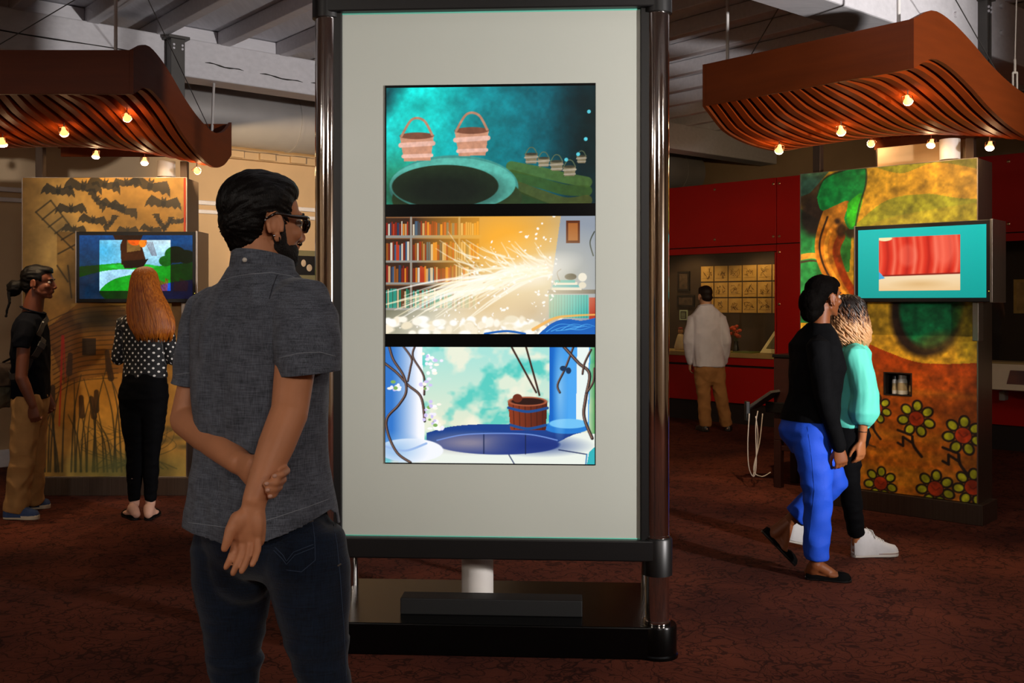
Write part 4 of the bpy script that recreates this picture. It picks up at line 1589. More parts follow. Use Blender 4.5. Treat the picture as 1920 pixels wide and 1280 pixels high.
m_tube = mat('white_plastic_tube', '#d4cfcb', .45, vary=.03)
for (M, px, top, lab) in ((Mleft, 312, 2.74, 'white tube standing on the bat mural pillar under the canopy'), (Mright, 1781, 2.74, 'white tube standing on the flower mural pillar under the canopy')):
    q = local_on(M, px, 300, .13)
    w3 = M @ Vector((q.x, .13, PH))
    t = thing('white_tube', lab, 'tube', w3, 0, 'white tubes on the mural pillars')
    top = min([top] + [under(c, w3.x + dx, w3.y + dy) for c in (canL, canR) for dx in (-.07, 0, .07) for dy in (-.07, 0, .07)])
    MB().cyl((0, 0, .022), (0, 0, top - PH), .068, n=28).build('tube', m_tube, t, smooth=40)
    MB().lathe([(.001, 0), (.07, 0), (.07, .02), (.001, .022)], n=28).build('ring', m_post, t, smooth=40)
# birch ply box on the right pillar top
q0, q1 = local_on(Mright, 1643, 300, .22), local_on(Mright, 1822, 290, .22)
t = thing('plywood_box', 'pale plywood housing on the flower mural pillar top', 'box', Mright @ Vector((q0.x, .22, PH)), RPa)
m_ply = mat('pale_plywood', '#d9b483', .55, vary=.07, vscale=3, stretch=(1, 1, 5))
hb_ = min(.17, min(under(canR, *(Mright @ Vector((q0.x + (q1.x - q0.x) * k / 8, .22 + dy, 0)))[:2]) for k in range(9) for dy in (0, .07)) - PH)

MB().rbox(0, q1.x - q0.x - .03, 0, .07, .001, hb_, .003).build('panel', m_ply, t)
MB().rbox(-.002, .01, -.004, .074, .001, hb_ - .001, .002).build('end_cap', m_post, t)

# ------------------------------------------------------------------ canopy spotlights
m_bulb = mat('lit_halogen', '#fff2d8', .3, vary=.01, emit='#ffe6b8', estr=26)
m_can = mat('chrome_lamp_shell', '#c9b9a6', .2, metal=1, vary=.05)
m_shell = mat('glowing_glass_reflector', '#e8b48a', .2, vary=.02, emit='#ff9a58', estr=3.0)


def spotlight(can, px, py, v, label, aim, energy=26):
    M = XF[can.name]
    p = local_on(M, px, py, v * CDp)
    u = min(max(p.x / CW, 0), 1)
    zs = zc(u, v) + .001
    base = M @ Vector((p.x, v * CDp, zs))
    t = thing('spotlight', label, 'spotlight', base, 0)
    h = zs - p.z
    B = Vector((0, 0, -max(h, .06)))
    MB().cyl((0, 0, 0), B + Vector((0, 0, .03)), .004, n=6).build('stem', m_can, t)
    d = (Vector(aim) - (base + B)).normalized()
    R_ = d.to_track_quat('Z', 'Y').to_matrix().to_4x4()
    M2 = Matrix.Translation(B) @ R_
    MB().lathe([(.009, -.035), (.012, -.03), (.014, -.015), (.026, .006), (.028, .014), (.026, .014), (.022, .008), (.001, .006)], n=16, M=M2).build('reflector', m_shell, t, smooth=40)
    MB().lathe([(.001, .0065), (.023, .0085), (.0285, .015), (.022, .026), (.001, .030)], n=16, M=M2).build('lens', m_bulb, t, smooth=True)
    y = MB()
    for s in (-1, 1):
        y.tube([M2 @ Vector((s * .03, 0, .005)), M2 @ Vector((s * .03, 0, -.03)), B + Vector((0, 0, .035))], .0025, 5)
    y.build('yoke', m_can, t)
    lamp('spotlight_beam', 'SPOT', base + B + d * .03, aim, energy, (1, .72, .42), .02, 66, .8)
    lamp('spotlight_glow', 'POINT', base + B + d * .045, aim, 1.3, (1, .62, .3), .02)
    return t


GL = 'over the bat mural'
GR = 'over the flower mural'
names = ('front row, farthest from the white tube', 'front row, middle', 'front row, at the curled end', 'back row, farthest from the white tube', 'back row, next to the white tube', 'back row, under the curled end')
# left lamps: visitor, reeds, the bright patch of sky, floor twice, and the cream wall beyond
aimL = ((-3.2, 7.0, .9), (-3.2, 7.86, 1.1), (-2.76, 7.86, 2.17), (-3.3, 7.2, .0), (-2.6, 7.0, .6), (-2.35, 11.1, 2.5))
for i, ((px, py), v) in enumerate(zip(((5, 258), (120, 225), (238, 206), (180, 283), (271, 295), (369, 310)), (.22, .22, .22, .70, .70, .72))):
    s = spotlight(canL, px, py, v, 'lit spotlight %s, %s' % (GL, names[i]), aimL[i], (60, 16, 34, 14, 30, 420)[i])
    s['group'] = 'canopy spotlights'
# right lamps: the aisle carpet, the mural twice, the red wall, and the walkway twice
aimR = ((1.95, 8.95, 0), tuple(Mright @ Vector((.45, 0, 1.5))), tuple(Mright @ Vector((1.0, 0, 1.9))), (2.9, 12.6, 1.7), (2.2, 6.3, .6), (2.6, 6.0, .3))
for i, ((px, py), v) in enumerate(zip(((1461, 258), (1577, 205), (1702, 160), (1634, 267), (1746, 268), (1856, 270)), (.25, .25, .22, .72, .70, .72))):
    s = spotlight(canR, px, py, v, 'lit spotlight %s, %s' % (GR, names[i]), aimR[i], (150, 78, 60, 200, 30, 30)[i])
    s['group'] = 'canopy spotlights'

# ------------------------------------------------------------------ dark stand with hanging headset cables
def V3(*a_):
    return Vector(a_)


st0 = onz(1457, 914)
stand = thing('reading_stand', 'dark wooden reading stand with headset cables behind the flower mural pillar', 'stand', (st0.x, st0.y, 0), RPa)
m_dkw = mat('dark_mahogany', '#2a0f0a', .45, vary=.2, vscale=5, stretch=(1, 1, 6))
MB().rbox(-.03, .42, .0, .34, .385, 1.05, .006).build('cabinet', m_dkw, stand)
MB().rbox(-.04, .43, -.01, .35, 1.05, 1.075, .004).build('top', m_dark, stand)
for (x, y) in ((.0, .03), (.39, .03), (.0, .31), (.39, .31)):
    MB().rbox(x - .03, x + .03, y - .03, y + .03, 0, .385, .004).build('leg', m_dkw, stand)
MB().rbox(.03, .36, .02, .05, .30, .34, .003).build('stretcher', m_dkw, stand)
q = at(1427, 752, 8.2)
Mq = Matrix.Translation(q) @ Matrix.Rotation(RPa, 4, 'Z') @ Matrix.Rotation(math.radians(-34), 4, 'Y')
rp = MB().rbox(-.11, .16, -.08, .10, -.012, .012, .004, Mq).build('reader_plate', m_grey_steel, stand, world=True)
MB().rbox(-.12, -.085, -.03, .03, -.13, .03, .006, Matrix.Translation(q + V3(-.01, 0, -.03))).build('reader_handset', m_black, stand, world=True)
MB().rbox(.02, .26, .03, .09, -.09, -.005, .006, Matrix.Translation(q) @ Matrix.Rotation(RPa, 4, 'Z')).build('reader_arm', m_black, stand, world=True)
m_cab = mat('white_cable', '#b9aea4', .5, vary=.03)
for pts in (((1405, 775), (1402, 830), (1404, 875), (1413, 893), (1418, 870), (1417, 800), (1421, 770)), ((1430, 775), (1424, 830), (1413, 880), (1428, 893), (1445, 885)), ((1417, 780), (1421, 820), (1416, 870), (1412, 893))):
    pp = [at(x, y, 8.15) for x, y in pts]
    sm = []
    for i in range(len(pp) - 1):
        a_, b_ = pp[max(i - 1, 0)], pp[min(i + 2, len(pp) - 1)]
        for k in range(6):
            tt = k / 6
            sm.append(0.5 * (2 * pp[i] + (pp[i + 1] - a_) * tt + (2 * a_ - 5 * pp[i] + 4 * pp[i + 1] - b_) * tt ** 2 + (3 * pp[i] - a_ - 3 * pp[i + 1] + b_) * tt ** 3))
    sm.append(pp[-1])
    MB().tube(sm, .0045, 6).build('headset_cable', m_cab, stand, smooth=True, world=True)

# ------------------------------------------------------------------ people
def V(*a):
    return Vector(a)


def blob(mb, voxel=0.005, smooth=4, fac=.5):
    """union of closed shapes as one continuous skin"""
    me = mb.mesh('tmp')
    bm = bmesh.new()
    bm.from_mesh(me)
    bmesh.ops.recalc_face_normals(bm, faces=bm.faces)
    bm.to_mesh(me)
    bm.free()
    o = bpy.data.objects.new('tmp', me)
    COL.objects.link(o)
    r = o.modifiers.new('r', 'REMESH')
    r.mode = 'VOXEL'
    r.voxel_size = voxel
    r.adaptivity = 0
    if smooth:
        s = o.modifiers.new('s', 'SMOOTH')
        s.iterations = smooth
        s.factor = fac
    dg = bpy.context.evaluated_depsgraph_get()
    res = bpy.data.meshes.new_from_object(o.evaluated_get(dg))
    bpy.data.objects.remove(o)
    bpy.data.meshes.remove(me)
    return res


def displace(me, fn):
    """move vertices along their normals by fn(co, normal)"""
    n = len(me.vertices)
    co = np.empty(n * 3, np.float32)
    no = np.empty(n * 3, np.float32)
    me.vertices.foreach_get('co', co)
    me.vertices.foreach_get('normal', no)
    co = co.reshape(-1, 3)
    no = no.reshape(-1, 3)
    d = np.array([fn(Vector(c), Vector(m)) for c, m in zip(co, no)], np.float32)
    me.vertices.foreach_set('co', (co + no * d[:, None]).ravel())
    me.update()


def folds(amp, s=(6, 6, 16), seed=0.0, ridge=True):
    def f(c, n):
        p = Vector((c.x * s[0] + seed, c.y * s[1] - seed, c.z * s[2]))
        q = Vector((c.x * s[0] * 2.3 - seed, c.y * s[1] * 2.3, c.z * s[2] * 2.1 + seed))
        a = mnoise.noise(p)
        if ridge:
            a = 1 - abs(a) * 2.4
        return amp * (a * .7 + mnoise.noise(q) * .45 - .3)
    return f


def cut_below(me, hem):
    """trim a garment below the hem height hem(co) with a clean edge"""
    bm = bmesh.new()
    bm.from_mesh(me)
    low = {v.index: hem(v.co) for v in bm.verts}
    dead = [f for f in bm.faces if all(v.co.z < low[v.index] for v in f.verts)]
    bmesh.ops.delete(bm, geom=dead, context='FACES')
    bm.verts.ensure_lookup_table()
    for v in bm.verts:
        h = hem(v.co)
        if v.co.z < h:
            v.co.z = h
    bm.to_mesh(me)
    bm.free()


def cut_plane(me, c, n, rad):
    """open a garment at a cuff: remove what lies past the plane within rad of c"""
    bm = bmesh.new()
    bm.from_mesh(me)
    near = [f for f in bm.faces if (f.calc_center_median() - c).length < rad]
    es = set(e for f in near for e in f.edges)
    vs = set(v for f in near for v in f.verts)
    r = bmesh.ops.bisect_plane(bm, geom=near + list(es) + list(vs), dist=1e-5, plane_co=c, plane_no=n)
    dead = [f for f in bm.faces if (f.calc_center_median() - c).length < rad and (f.calc_center_median() - c).dot(n) > 0]
    bmesh.ops.delete(bm, geom=dead, context='FACES')
    bm.to_mesh(me)
    bm.free()


def thicken(o, t=.003):
    m = o.modifiers.new('thickness', 'SOLIDIFY')
    m.thickness = t
    m.offset = -1
    return o


def rings(mb, st, r, f, n=28, p=2.3, lean=None):
    """torso-like loft: st = [(centre, half_width, half_depth)], r/f horizontal axes"""
    out = []
    for c, a, b in st:
        ring = []
        for j in range(n):
            th = 2 * pi * j / n
            cs, sn = math.cos(th), math.sin(th)
            x = math.copysign(abs(cs) ** (2 / p), cs) * a
            y = math.copysign(abs(sn) ** (2 / p), sn) * b
            ring.append(c + r * x + f * y)
        out.append(ring)
    mb.loft(out)


def axes(deg):
    a = math.radians(deg)
    return V(math.cos(a), -math.sin(a), 0), V(math.sin(a), math.cos(a), 0)   # right, forward; 0 = facing away from camera


def head_matrix(c, yaw, pitch=0, roll=0, s=1.0):
    r, f = axes(yaw)
    M = Matrix(((r.x, f.x, 0, c.x), (r.y, f.y, 0, c.y), (0, 0, 1, c.z), (0, 0, 0, 1)))
    return M @ Matrix.Rotation(math.radians(pitch), 4, 'X') @ Matrix.Rotation(math.radians(roll), 4, 'Y') @ Matrix.Scale(s, 4)


def head_prims(mb, M, fem=False, detail=True):
    s = M.to_scale()[0]
    R3 = M.to_3x3()

    def E(c, r):
        mb.ell(M @ Vector(c), r, R3, 20, 14)

    def K(a, b, ra, rb):
        mb.cap(M @ Vector(a), M @ Vector(b), ra * s, rb * s, 12)
    E((0, -.014, .034), (.075, .096, .082))
    E((0, .035, .035), (.062, .056, .062))
    E((0, .028, -.028), (.060, .066, .072))
    E((0, .040, -.066), (.047 if fem else .052, .050, .038))
    E((0, .074, -.092), (.020, .018, .016))
    E((0, .082, .028), (.046, .018, .013))
    for sx in (-1, 1):
        E((sx * .036, .068, -.022), (.024, .022, .022))
        K((sx * .046, .0, -.055), (sx * .02, .066, -.092), .02, .014)
        E((sx * .011, .103, -.034), (.009, .009, .007))
        # ear: rim, lobe
        for k in range(7):
            a0, a1 = -1.9 + k * .62, -1.9 + (k + 1) * .62
            K((sx * (.082 + .006 * math.cos(a0 - 2.6)), -.012 - .017 * math.cos(a0 + 1.2), -.008 + .029 * math.sin(a0 + 1.2)),
              (sx * (.082 + .006 * math.cos(a1 - 2.6)), -.012 - .017 * math.cos(a1 + 1.2), -.008 + .029 * math.sin(a1 + 1.2)), .0055, .0055)
        E((sx * .076, -.008, -.010), (.008, .014, .026))
        E((sx * .080, -.003, -.040), (.007, .010, .011))
    K((0, .094, .012), (0, .114, -.028), .0075, .0105)
    E((0, .108, -.034), (.012, .011, .008))
    E((0, .092, -.053), (.022, .012, .0065))
    E((0, .090, -.064), (.020, .012, .0075))


def eyes(parent, M, brow='#120c08', iris='#2a1a10'):
    for sx in (-1, 1):
        MB().ell(M @ Vector((sx * .031, .0815, .006)), (.0118, .0118, .0110), M.to_3x3(), 14, 10).build('eye', mat('eye_white', '#a89c92', .25, vary=.02), parent, True, world=True)
        e = parent.children[-1] if False else None
        MB().ell(M @ Vector((sx * .031, .0905, .006)), (.007, .004, .007), M.to_3x3(), 12, 8).build('iris', mat('iris_' + iris[1:], iris, .2, vary=.05), parent, True, world=True)
        MB().tube([M @ Vector((sx * x, y, z)) for x, y, z in ((.014, .098, .024), (.030, .097, .030), (.046, .085, .025))], [.003, .0042, .002], 8).build('eyebrow', mat('brow_' + brow[1:], brow, .8, vary=.1), parent, True, world=True)


def hand_prims(mb, w, d, palm, side, curl=(25, 30, 32, 35), s=1.0, thumb=.5, spread=1.0):
    """w wrist, d direction to the fingers, palm = direction the palm faces, side = +1 when the thumb is along d x palm"""
    y = Vector(d).normalized()
    z = Vector(palm)
    z = (z - y * z.dot(y)).normalized()
    x = y.cross(z) * side
    M = Matrix(((x.x, y.x, z.x, w.x), (x.y, y.y, z.y, w.y), (x.z, y.z, z.z, w.z), (0, 0, 0, 1)))

    def P(a, b, c):
        return M @ Vector((a * s, b * s, c * s))
    mb.tube([P(0, -.02, 0), P(0, 0, 0), P(.004, .03, 0), P(.003, .065, 0), P(0, .088, 0), P(0, .094, 0)],
            [(.026 * s, .019 * s), (.028 * s, .019 * s), (.038 * s, .017 * s), (.042 * s, .0145 * s), (.040 * s, .012 * s), (.03 * s, .008 * s)], 16, x)
    for k, (fx, L, r) in enumerate(((.030, .074, .0092), (.0105, .082, .0095), (-.0095, .076, .0090), (-.028, .060, .0082))):
        p = [P(fx, .082, 0)]
        a = 0.0
        q = Vector((fx * s, .082 * s, 0))
        cu = math.radians(curl[k])
        for j, fr in enumerate((.46, .30, .24)):
            a += cu * (.55, 1.0, .8)[j]
            q = q + Vector((fx * .12 * spread * s * fr, math.cos(a) * L * fr * s, math.sin(a) * L * fr * s))
            p.append(M @ q)
        mb.chain(p, [r * s, r * .96 * s, r * .88 * s, r * .78 * s], 10)
    mb.chain([P(.022, .020, .004), P(.042, .048, .012 + .02 * thumb), P(.050, .078, .016 + .04 * thumb), P(.048, .102, .020 + .055 * thumb)], [.016 * s, .0125 * s, .0105 * s, .008 * s], 10)


def foot_prims(mb, ankle, heel, toe, s=.82):
    a, h, t = Vector(ankle), Vector(heel), Vector(toe)
    mb.cap(a, a * .45 + h * .55 + V(0, 0, .012), .036 * s, .034 * s)
    mb.cap(h + V(0, 0, .028 * s), h.lerp(t, .45) + V(0, 0, .026 * s), .029 * s, .03 * s)
    mb.cap(a, h.lerp(t, .55) + V(0, 0, .028 * s), .032 * s, .026 * s)
    mb.cap(h.lerp(t, .5) + V(0, 0, .024 * s), h.lerp(t, .88) + V(0, 0, .016 * s), (.040 * s, .022 * s), (.034 * s, .013 * s), side=(t - h).cross(V(0, 0, 1)))


def shoe(parent, heel, toe, kind, mats, s=1.0, up=V(0, 0, 1)):
    """sneaker, high-top, flat or leather shoe between heel and toe points on its sole plane"""
    h, t = Vector(heel), Vector(toe)
    y = (t - h)
    L = y.length
    y.normalize()
    x = y.cross(up).normalized()
    z = x.cross(y)

    def P(a, b, c):
        return h + x * a + y * (b * L) + z * c
    prof = [(-.02, .012), (.02, .027), (.12, .033), (.35, .031), (.55, .037), (.75, .044), (.88, .040), (.96, .028), (1.0, .012)]

    def outline(k, g=0.0):
        return [(-(wd + g) * s, b) for b, wd in prof] + [((wd + g) * s, b) for b, wd in prof[::-1]]
    st = .026 if kind in ('sneaker', 'hightop') else .010
    m = MB()
    m.loft([[P(a, b, 0) for a, b in outline(0, -.003)], [P(a, b, .004) for a, b in outline(0, .001)], [P(a, b, st) for a, b in outline(0, .001)], [P(a, b, st + .002) for a, b in outline(0, -.004)]])
    m.build('sole', mats['sole'], parent, 40, world=True)
    if kind == 'hightop':
        m = MB()
        m.loft([[P(a, b, st * .70) for a, b in outline(0, .0025)], [P(a, b, st * .82) for a, b in outline(0, .0025)]])
        m.build('sole_stripe', mats['stripe'], parent, 40, world=True)
    hs = {'sneaker': ((.0, .055), (.06, .070), (.16, .074), (.30, .078), (.42, .085), (.60, .068), (.78, .050), (.92, .042), (.985, .026)),
          'hightop': ((.0, .120), (.06, .142), (.16, .150), (.30, .152), (.38, .135), (.48, .105), (.66, .075), (.80, .058), (.93, .048), (.985, .03)),
          'flat': ((.0, .040), (.06, .046), (.2, .036), (.45, .026), (.62, .030), (.72, .044), (.84, .042), (.94, .034), (.985, .02)),
          'leather': ((.0, .06), (.06, .075), (.2, .080), (.4, .088), (.6, .07), (.78, .052), (.92, .045), (.985, .03))}[kind]
    wd = lambda b: np.interp(b, [q[0] for q in prof], [q[1] for q in prof]) * (1.0 if kind == 'flat' else float(np.interp(b, [0, .2, .4, .6], [1.28, 1.28, 1.15, 1.0])))
    m = MB()
    rg = []
    for b, hh in hs:
        ww = float(wd(b)) * s
        hh *= s
        ring = []
        for j in range(13):
            a = pi * j / 12
            cw = math.cos(a)
            sn = math.sin(a)
            ring.append(P(ww * math.copysign(abs(cw) ** .75, cw) * (1 if sn < .6 else (1 - .28 * (sn - .6))), b, st * .6 + hh * sn ** (.8)))
        rg.append(ring)
    m.loft(rg)
    m.build('upper', mats['upper'], parent, 50, world=True)
    if kind in ('sneaker', 'hightop'):
        lc = MB()
        n0, n1, nn = (.34, .62, 4) if kind == 'sneaker' else (.30, .64, 6)
        hb = lambda b: float(np.interp(b, [q[0] for q in hs], [q[1] for q in hs])) * s
        for k in range(nn):
            b = n0 + (n1 - n0) * k / (nn - 1)
            pts = []
            for j in range(5):
                a = pi * (.28 + .44 * j / 4)
                pts.append(P(float(wd(b)) * s * math.cos(a) * .95, b + .02 * (j % 2), st * .6 + hb(b) * math.sin(a) ** .8 + .003))
            lc.tube(pts, .0035, 6)
        for sg in (-1, 1):
            lc.tube([P(0, n0 + .06, st * .6 + hb(n0 + .06) + .006), P(sg * .018, n0 + .10, st * .6 + hb(n0 + .1) + .012), P(sg * .03, n0 + .15, st * .6 + hb(n0 + .15) * .8 + .004)], .003, 6)
        lc.build('laces', mats['lace'], parent, True, world=True)


def strands(mb, paths, r=.0022):
    for p in paths:
        n = len(p)
        mb.tube(p, [r * (.5 + .8 * math.sin(pi * (.15 + .8 * i / (n - 1)))) for i in range(n)], 5)


def skin(name, col, c2=None):
    return mat(name, col, .5, vary=.08, vscale=9, bump=.02, bscale=120, spec=.35)


def hair_mat(name, col, rough=.5, v=.3):
    return mat(name, col, rough, vary=v, vscale=30, stretch=(3, 3, .25), bump=.3, bscale=170, spec=.2)


def weave_mat(name, col, col2, rough=.9, scale=420):
    """cloth with slubby threads both ways"""
    m = bpy.data.materials.new(name)
    m.use_nodes = True
    nt = m.node_tree
    b = nt.nodes['Principled BSDF']
    b.inputs['Roughness'].default_value = rough
    b.inputs['Specular IOR Level'].default_value = .2
    b.inputs['Sheen Weight'].default_value = .15
    tc = nt.nodes.new('ShaderNodeTexCoord')
    ns = []
    for st in ((1, 1, .08), (.06, .06, 1), (.05, .05, .05)):
        mp = nt.nodes.new('ShaderNodeMapping')
        mp.inputs['Scale'].default_value = st
        n = nt.nodes.new('ShaderNodeTexNoise')
        n.inputs['Scale'].default_value = scale
        n.inputs['Detail'].default_value = 2
        nt.links.new(tc.outputs['Object'], mp.inputs['Vector'])
        nt.links.new(mp.outputs[0], n.inputs['Vector'])
        ns.append(n)
    ad = nt.nodes.new('ShaderNodeMath')
    ad.operation = 'ADD'
    nt.links.new(ns[0].outputs['Fac'], ad.inputs[0])
    nt.links.new(ns[1].outputs['Fac'], ad.inputs[1])
    ad2 = nt.nodes.new('ShaderNodeMath')
    ad2.operation = 'MULTIPLY_ADD'
    nt.links.new(ns[2].outputs['Fac'], ad2.inputs[0])
    ad2.inputs[1].default_value = .5
    nt.links.new(ad.outputs[0], ad2.inputs[2])
    r = nt.nodes.new('ShaderNodeValToRGB')
    r.color_ramp.elements[0].position = .42
    r.color_ramp.elements[1].position = .80
    r.color_ramp.elements[0].color = srgb(col)
    r.color_ramp.elements[1].color = srgb(col2)
    mul = nt.nodes.new('ShaderNodeMath')
    mul.operation = 'MULTIPLY'
    mul.inputs[1].default_value = .5
    nt.links.new(ad2.outputs[0], mul.inputs[0])
    nt.links.new(mul.outputs[0], r.inputs[0])
    nt.links.new(r.outputs[0], b.inputs['Base Color'])
    bp = nt.nodes.new('ShaderNodeBump')
    bp.inputs['Strength'].default_value = .25
    bp.inputs['Distance'].default_value = .003
    nt.links.new(ad.outputs[0], bp.inputs['Height'])
    nt.links.new(bp.outputs[0], b.inputs['Normal'])
    return m


def bvh_of(me):
    bm = bmesh.new()
    bm.from_mesh(me)
    t = BVHTree.FromBMesh(bm)
    bm.free()
    return t


def seam(tree, pix, r, lift=.0006, k=6):
    """thread laid on a garment under the given photo pixels"""
    pts = []
    for i in range(len(pix) - 1):
        for j in range(k):
            t = j / k
            pts.append((pix[i][0] + (pix[i + 1][0] - pix[i][0]) * t, pix[i][1] + (pix[i + 1][1] - pix[i][1]) * t))
    pts.append(pix[-1])
    out = []
    for (x, y) in pts:
        loc, nor, _, _ = tree.ray_cast(V(0, 0, EYE), ray(x, y).normalized())
        if loc is not None:
            out.append(loc + (V(0, 0, EYE) - loc).normalized() * lift)
    m = MB()
    if len(out) > 1:
        m.tube(out, r, 5)
    return m


# ================================================================== man in the grey-blue shirt
D0 = 2.45
r1, f1 = axes(35)
base = at(495, 570, D0)
man = thing('person', 'person in grey blue short sleeved shirt and dark jeans, hands clasped behind back', 'person', (base.x, base.y, 0))
sk = skin('warm_tan_skin', '#c4845e')
hm = head_matrix(at(493, 419, 2.47), 47, -2, 0, .965)
body = MB()
head_prims(body, hm)
nk0, nk1 = hm @ V(0, -.022, -.05), at(490, 535, 2.45)
body.cap(nk0, nk1, .058, .064)
rings(body, [(at(490, 520, D0), .06, .06), (at(488, 560, D0), .14, .08), (at(485, 620, D0), .16, .09), (at(485, 780, D0), .14, .085), (at(488, 950, D0), .125, .08), (at(490, 1050, D0), .12, .08)], r1, f1, 20)
RS, RE, RWr = at(566, 585, 2.36), at(543, 772, 2.245), at(478, 935, 2.155)
LS, LE, LWr = at(402, 590, 2.58), at(352, 786, 2.53), at(449, 866, 2.285)
body.cap(RS, RE, .052, .041)
body.cap(RE, RE.lerp(RWr, .4), .042, .040)
body.cap(RE.lerp(RWr, .4), RWr, .040, .0262)
body.cap(LS, LE, .052, .043)
body.cap(LE, LE.lerp(LWr, .4), .044, .042)
body.cap(LE.lerp(LWr, .4), LWr, .042, .029)
# right hand, palm to the back
pd = V(0, 1, 0)
hx = (at(497, 957, 2.155) - at(453, 949, 2.155)).normalized()
body.tube([RWr, at(475, 952, 2.152), at(470, 972, 2.148), at(466, 992, 2.147), at(464, 1010, 2.148), at(463, 1020, 2.15)], [(.0262, .024), (.0255, .021), (.034, .019), (.038, .017), (.038, .014), (.034, .010)], 18, hx)
body.ell(at(448, 978, 2.138), (.020, .016, .028), Matrix.Rotation(.5, 3, 'Y'))      # ball of the thumb
body.ell(at(484, 985, 2.137), (.013, .012, .03))
for pts, r in ((((443, 1008, 2.152), (438, 1032, 2.143), (431, 1049, 2.135), (424, 1063, 2.133)), .0083), (((456, 1014, 2.148), (452, 1040, 2.136), (444, 1059, 2.127), (437, 1074, 2.124)), .0085),
               (((470, 1014, 2.144), (467, 1040, 2.130), (460, 1058, 2.120), (453, 1070, 2.115)), .0083), (((484, 1006, 2.140), (483, 1031, 2.126), (478, 1047, 2.114), (473, 1058, 2.107)), .0078)):
    body.chain([at(*p) for p in pts], [r * 1.05, r, r * .93, r * .82], 12)
body.chain([at(446, 972, 2.145), at(433, 992, 2.13), at(427, 1012, 2.125), at(421, 1028, 2.125)], [.017, .0128, .0108, .0082], 12)
# left hand closed round the right wrist
body.tube([LWr, at(458, 872, 2.27), at(470, 882, 2.245), at(486, 890, 2.236), at(497, 893, 2.232)], [(.029, .022), (.030, .02), (.037, .017), (.039, .015), (.037, .012)], 16, V(0, 0, 1))
for pts, r in ((((500, 872, 2.232), (526, 874, 2.222), (537, 882, 2.185), (528, 889, 2.148), (514, 893, 2.140)), .0092), (((500, 886, 2.232), (520, 890, 2.220), (530, 899, 2.182), (517, 904, 2.138), (499, 907, 2.128)), .0094),
               (((500, 898, 2.232), (514, 905, 2.216), (523, 913, 2.178), (514, 917, 2.140), (502, 919, 2.127)), .0090), (((496, 908, 2.230), (508, 917, 2.206), (515, 925, 2.172), (512, 928, 2.145), (506, 930, 2.134)), .0080)):
    body.chain([at(*p) for p in pts], [r, r, r, r * .93, r * .82], 12)
body.chain([at(468, 866, 2.262), at(492, 857, 2.235), at(516, 856, 2.218), at(534, 858, 2.206)], [.014, .012, .0105, .0085], 12)
# legs
LH, RH = at(436, 1010, 2.53), at(568, 1010, 2.38)
LK, RK = at(442, 1300, 2.51), at(609, 1300, 2.36)
LA, RA = V(LK.x + .0, LK.y + .03, .10), V(RK.x + .01, RK.y + .03, .10)
for hp_, kn, an in ((LH, LK, LA), (RH, RK, RA)):
    body.cap(hp_ + V(0, 0, -.05), kn, .062, .046)
    body.cap(kn, kn.lerp(an, .3), .05, .052)
    body.cap(kn.lerp(an, .3), an, .052, .034)
    foot_prims(body, an, V(an.x, an.y, 0.012) - f1 * .05, V(an.x, an.y, .012) + f1 * .19)
link('body', blob(body, .0034, 2), sk, man, True, True)

# finger nails
for c, d in (((515, 892, 2.1305), -.5), ((500, 906.5, 2.1185), -.3), ((502, 918.5, 2.118), -.2), ((506.5, 930, 2.126), -.2)):
    MB().ell(at(*c), (.0052, .0022, .0042), Matrix.Rotation(d, 3, 'Y'), 10, 6).build('finger_nail', mat('finger_nail', '#c99a86', .25, vary=.04), man, True, world=True)

# jeans
jm_ = MB()
st = [(at(492, 950, D0 - .01), .165, .12), (at(495, 980, D0), .172, .125), (at(500, 1020, D0), .176, .125), (at(503, 1050, D0), .165, .11), (at(505, 1075, D0), .12, .08)]
rings(jm_, st, r1, f1, 28, 2.3)
for hp_, kn, an in ((LH, LK, LA), (RH, RK, RA)):
    jm_.tube([hp_ + V(0, 0, .03), hp_ + V(0, 0, -.02), hp_.lerp(kn, .25), hp_.lerp(kn, .5), hp_.lerp(kn, .75), kn, kn.lerp(an, .35), kn.lerp(an, .8), an + V(0, 0, -.03), an + V(0, 0, -.055)], [.092, .103, .101, .084, .068, .061, .064, .061, .064, .060], 24)
jm_.ell(at(456, 1050, 2.47), (.085, .085, .11), None)
jm_.ell(at(562, 1050, 2.35), (.085, .085, .11), None)
me = blob(jm_, .007, 22)
fj = folds(.010, (5, 5, 15), 3.3)
displace(me, lambda c, n: fj(c, n) * (1.0 if c.z < .62 else .35) + (.35 if c.z < .70 else 0) * .012 * mnoise.noise(V(c.x * 4, c.y * 4, c.z * 26)))
m_jean = weave_mat('dark_indigo_denim', '#070d18', '#132238', .85, 300)
jeans_tree = bvh_of(me)
jeans_o = link('jeans', me, m_jean, man, True, True)
m_thread = mat('tan_thread', '#5d5348', .8, vary=.1)
m_thread2 = mat('navy_thread', '#31415a', .8, vary=.1)
for nm, pix, mm in (('pocket_seam', [(512, 985), (545, 980), (585, 972), (590, 1010), (591, 1050), (565, 1072), (535, 1068)], m_thread2), ('pocket_stitch', [(515, 1025), (530, 1040), (537, 1052), (550, 1035), (588, 1020)], m_thread2), ('pocket_stitch', [(513, 1031), (529, 1047), (537, 1058), (552, 1041), (589, 1026)], m_thread2),
                    ('side_seam', [(622, 965), (632, 1020), (638, 1080), (645, 1180), (650, 1275)], m_thread2), ('pocket_bartack', [(633, 1061), (639, 1057)], m_thread), ('pocket_bartack', [(580, 978), (587, 976)], m_thread)):
    sm_ = seam(jeans_tree, pix, .0009 if mm is m_thread2 else .002)
    if sm_.v:
        sm_.build(nm, mm, jeans_o, True, world=True)
bt = at(614, 960, 2.3)
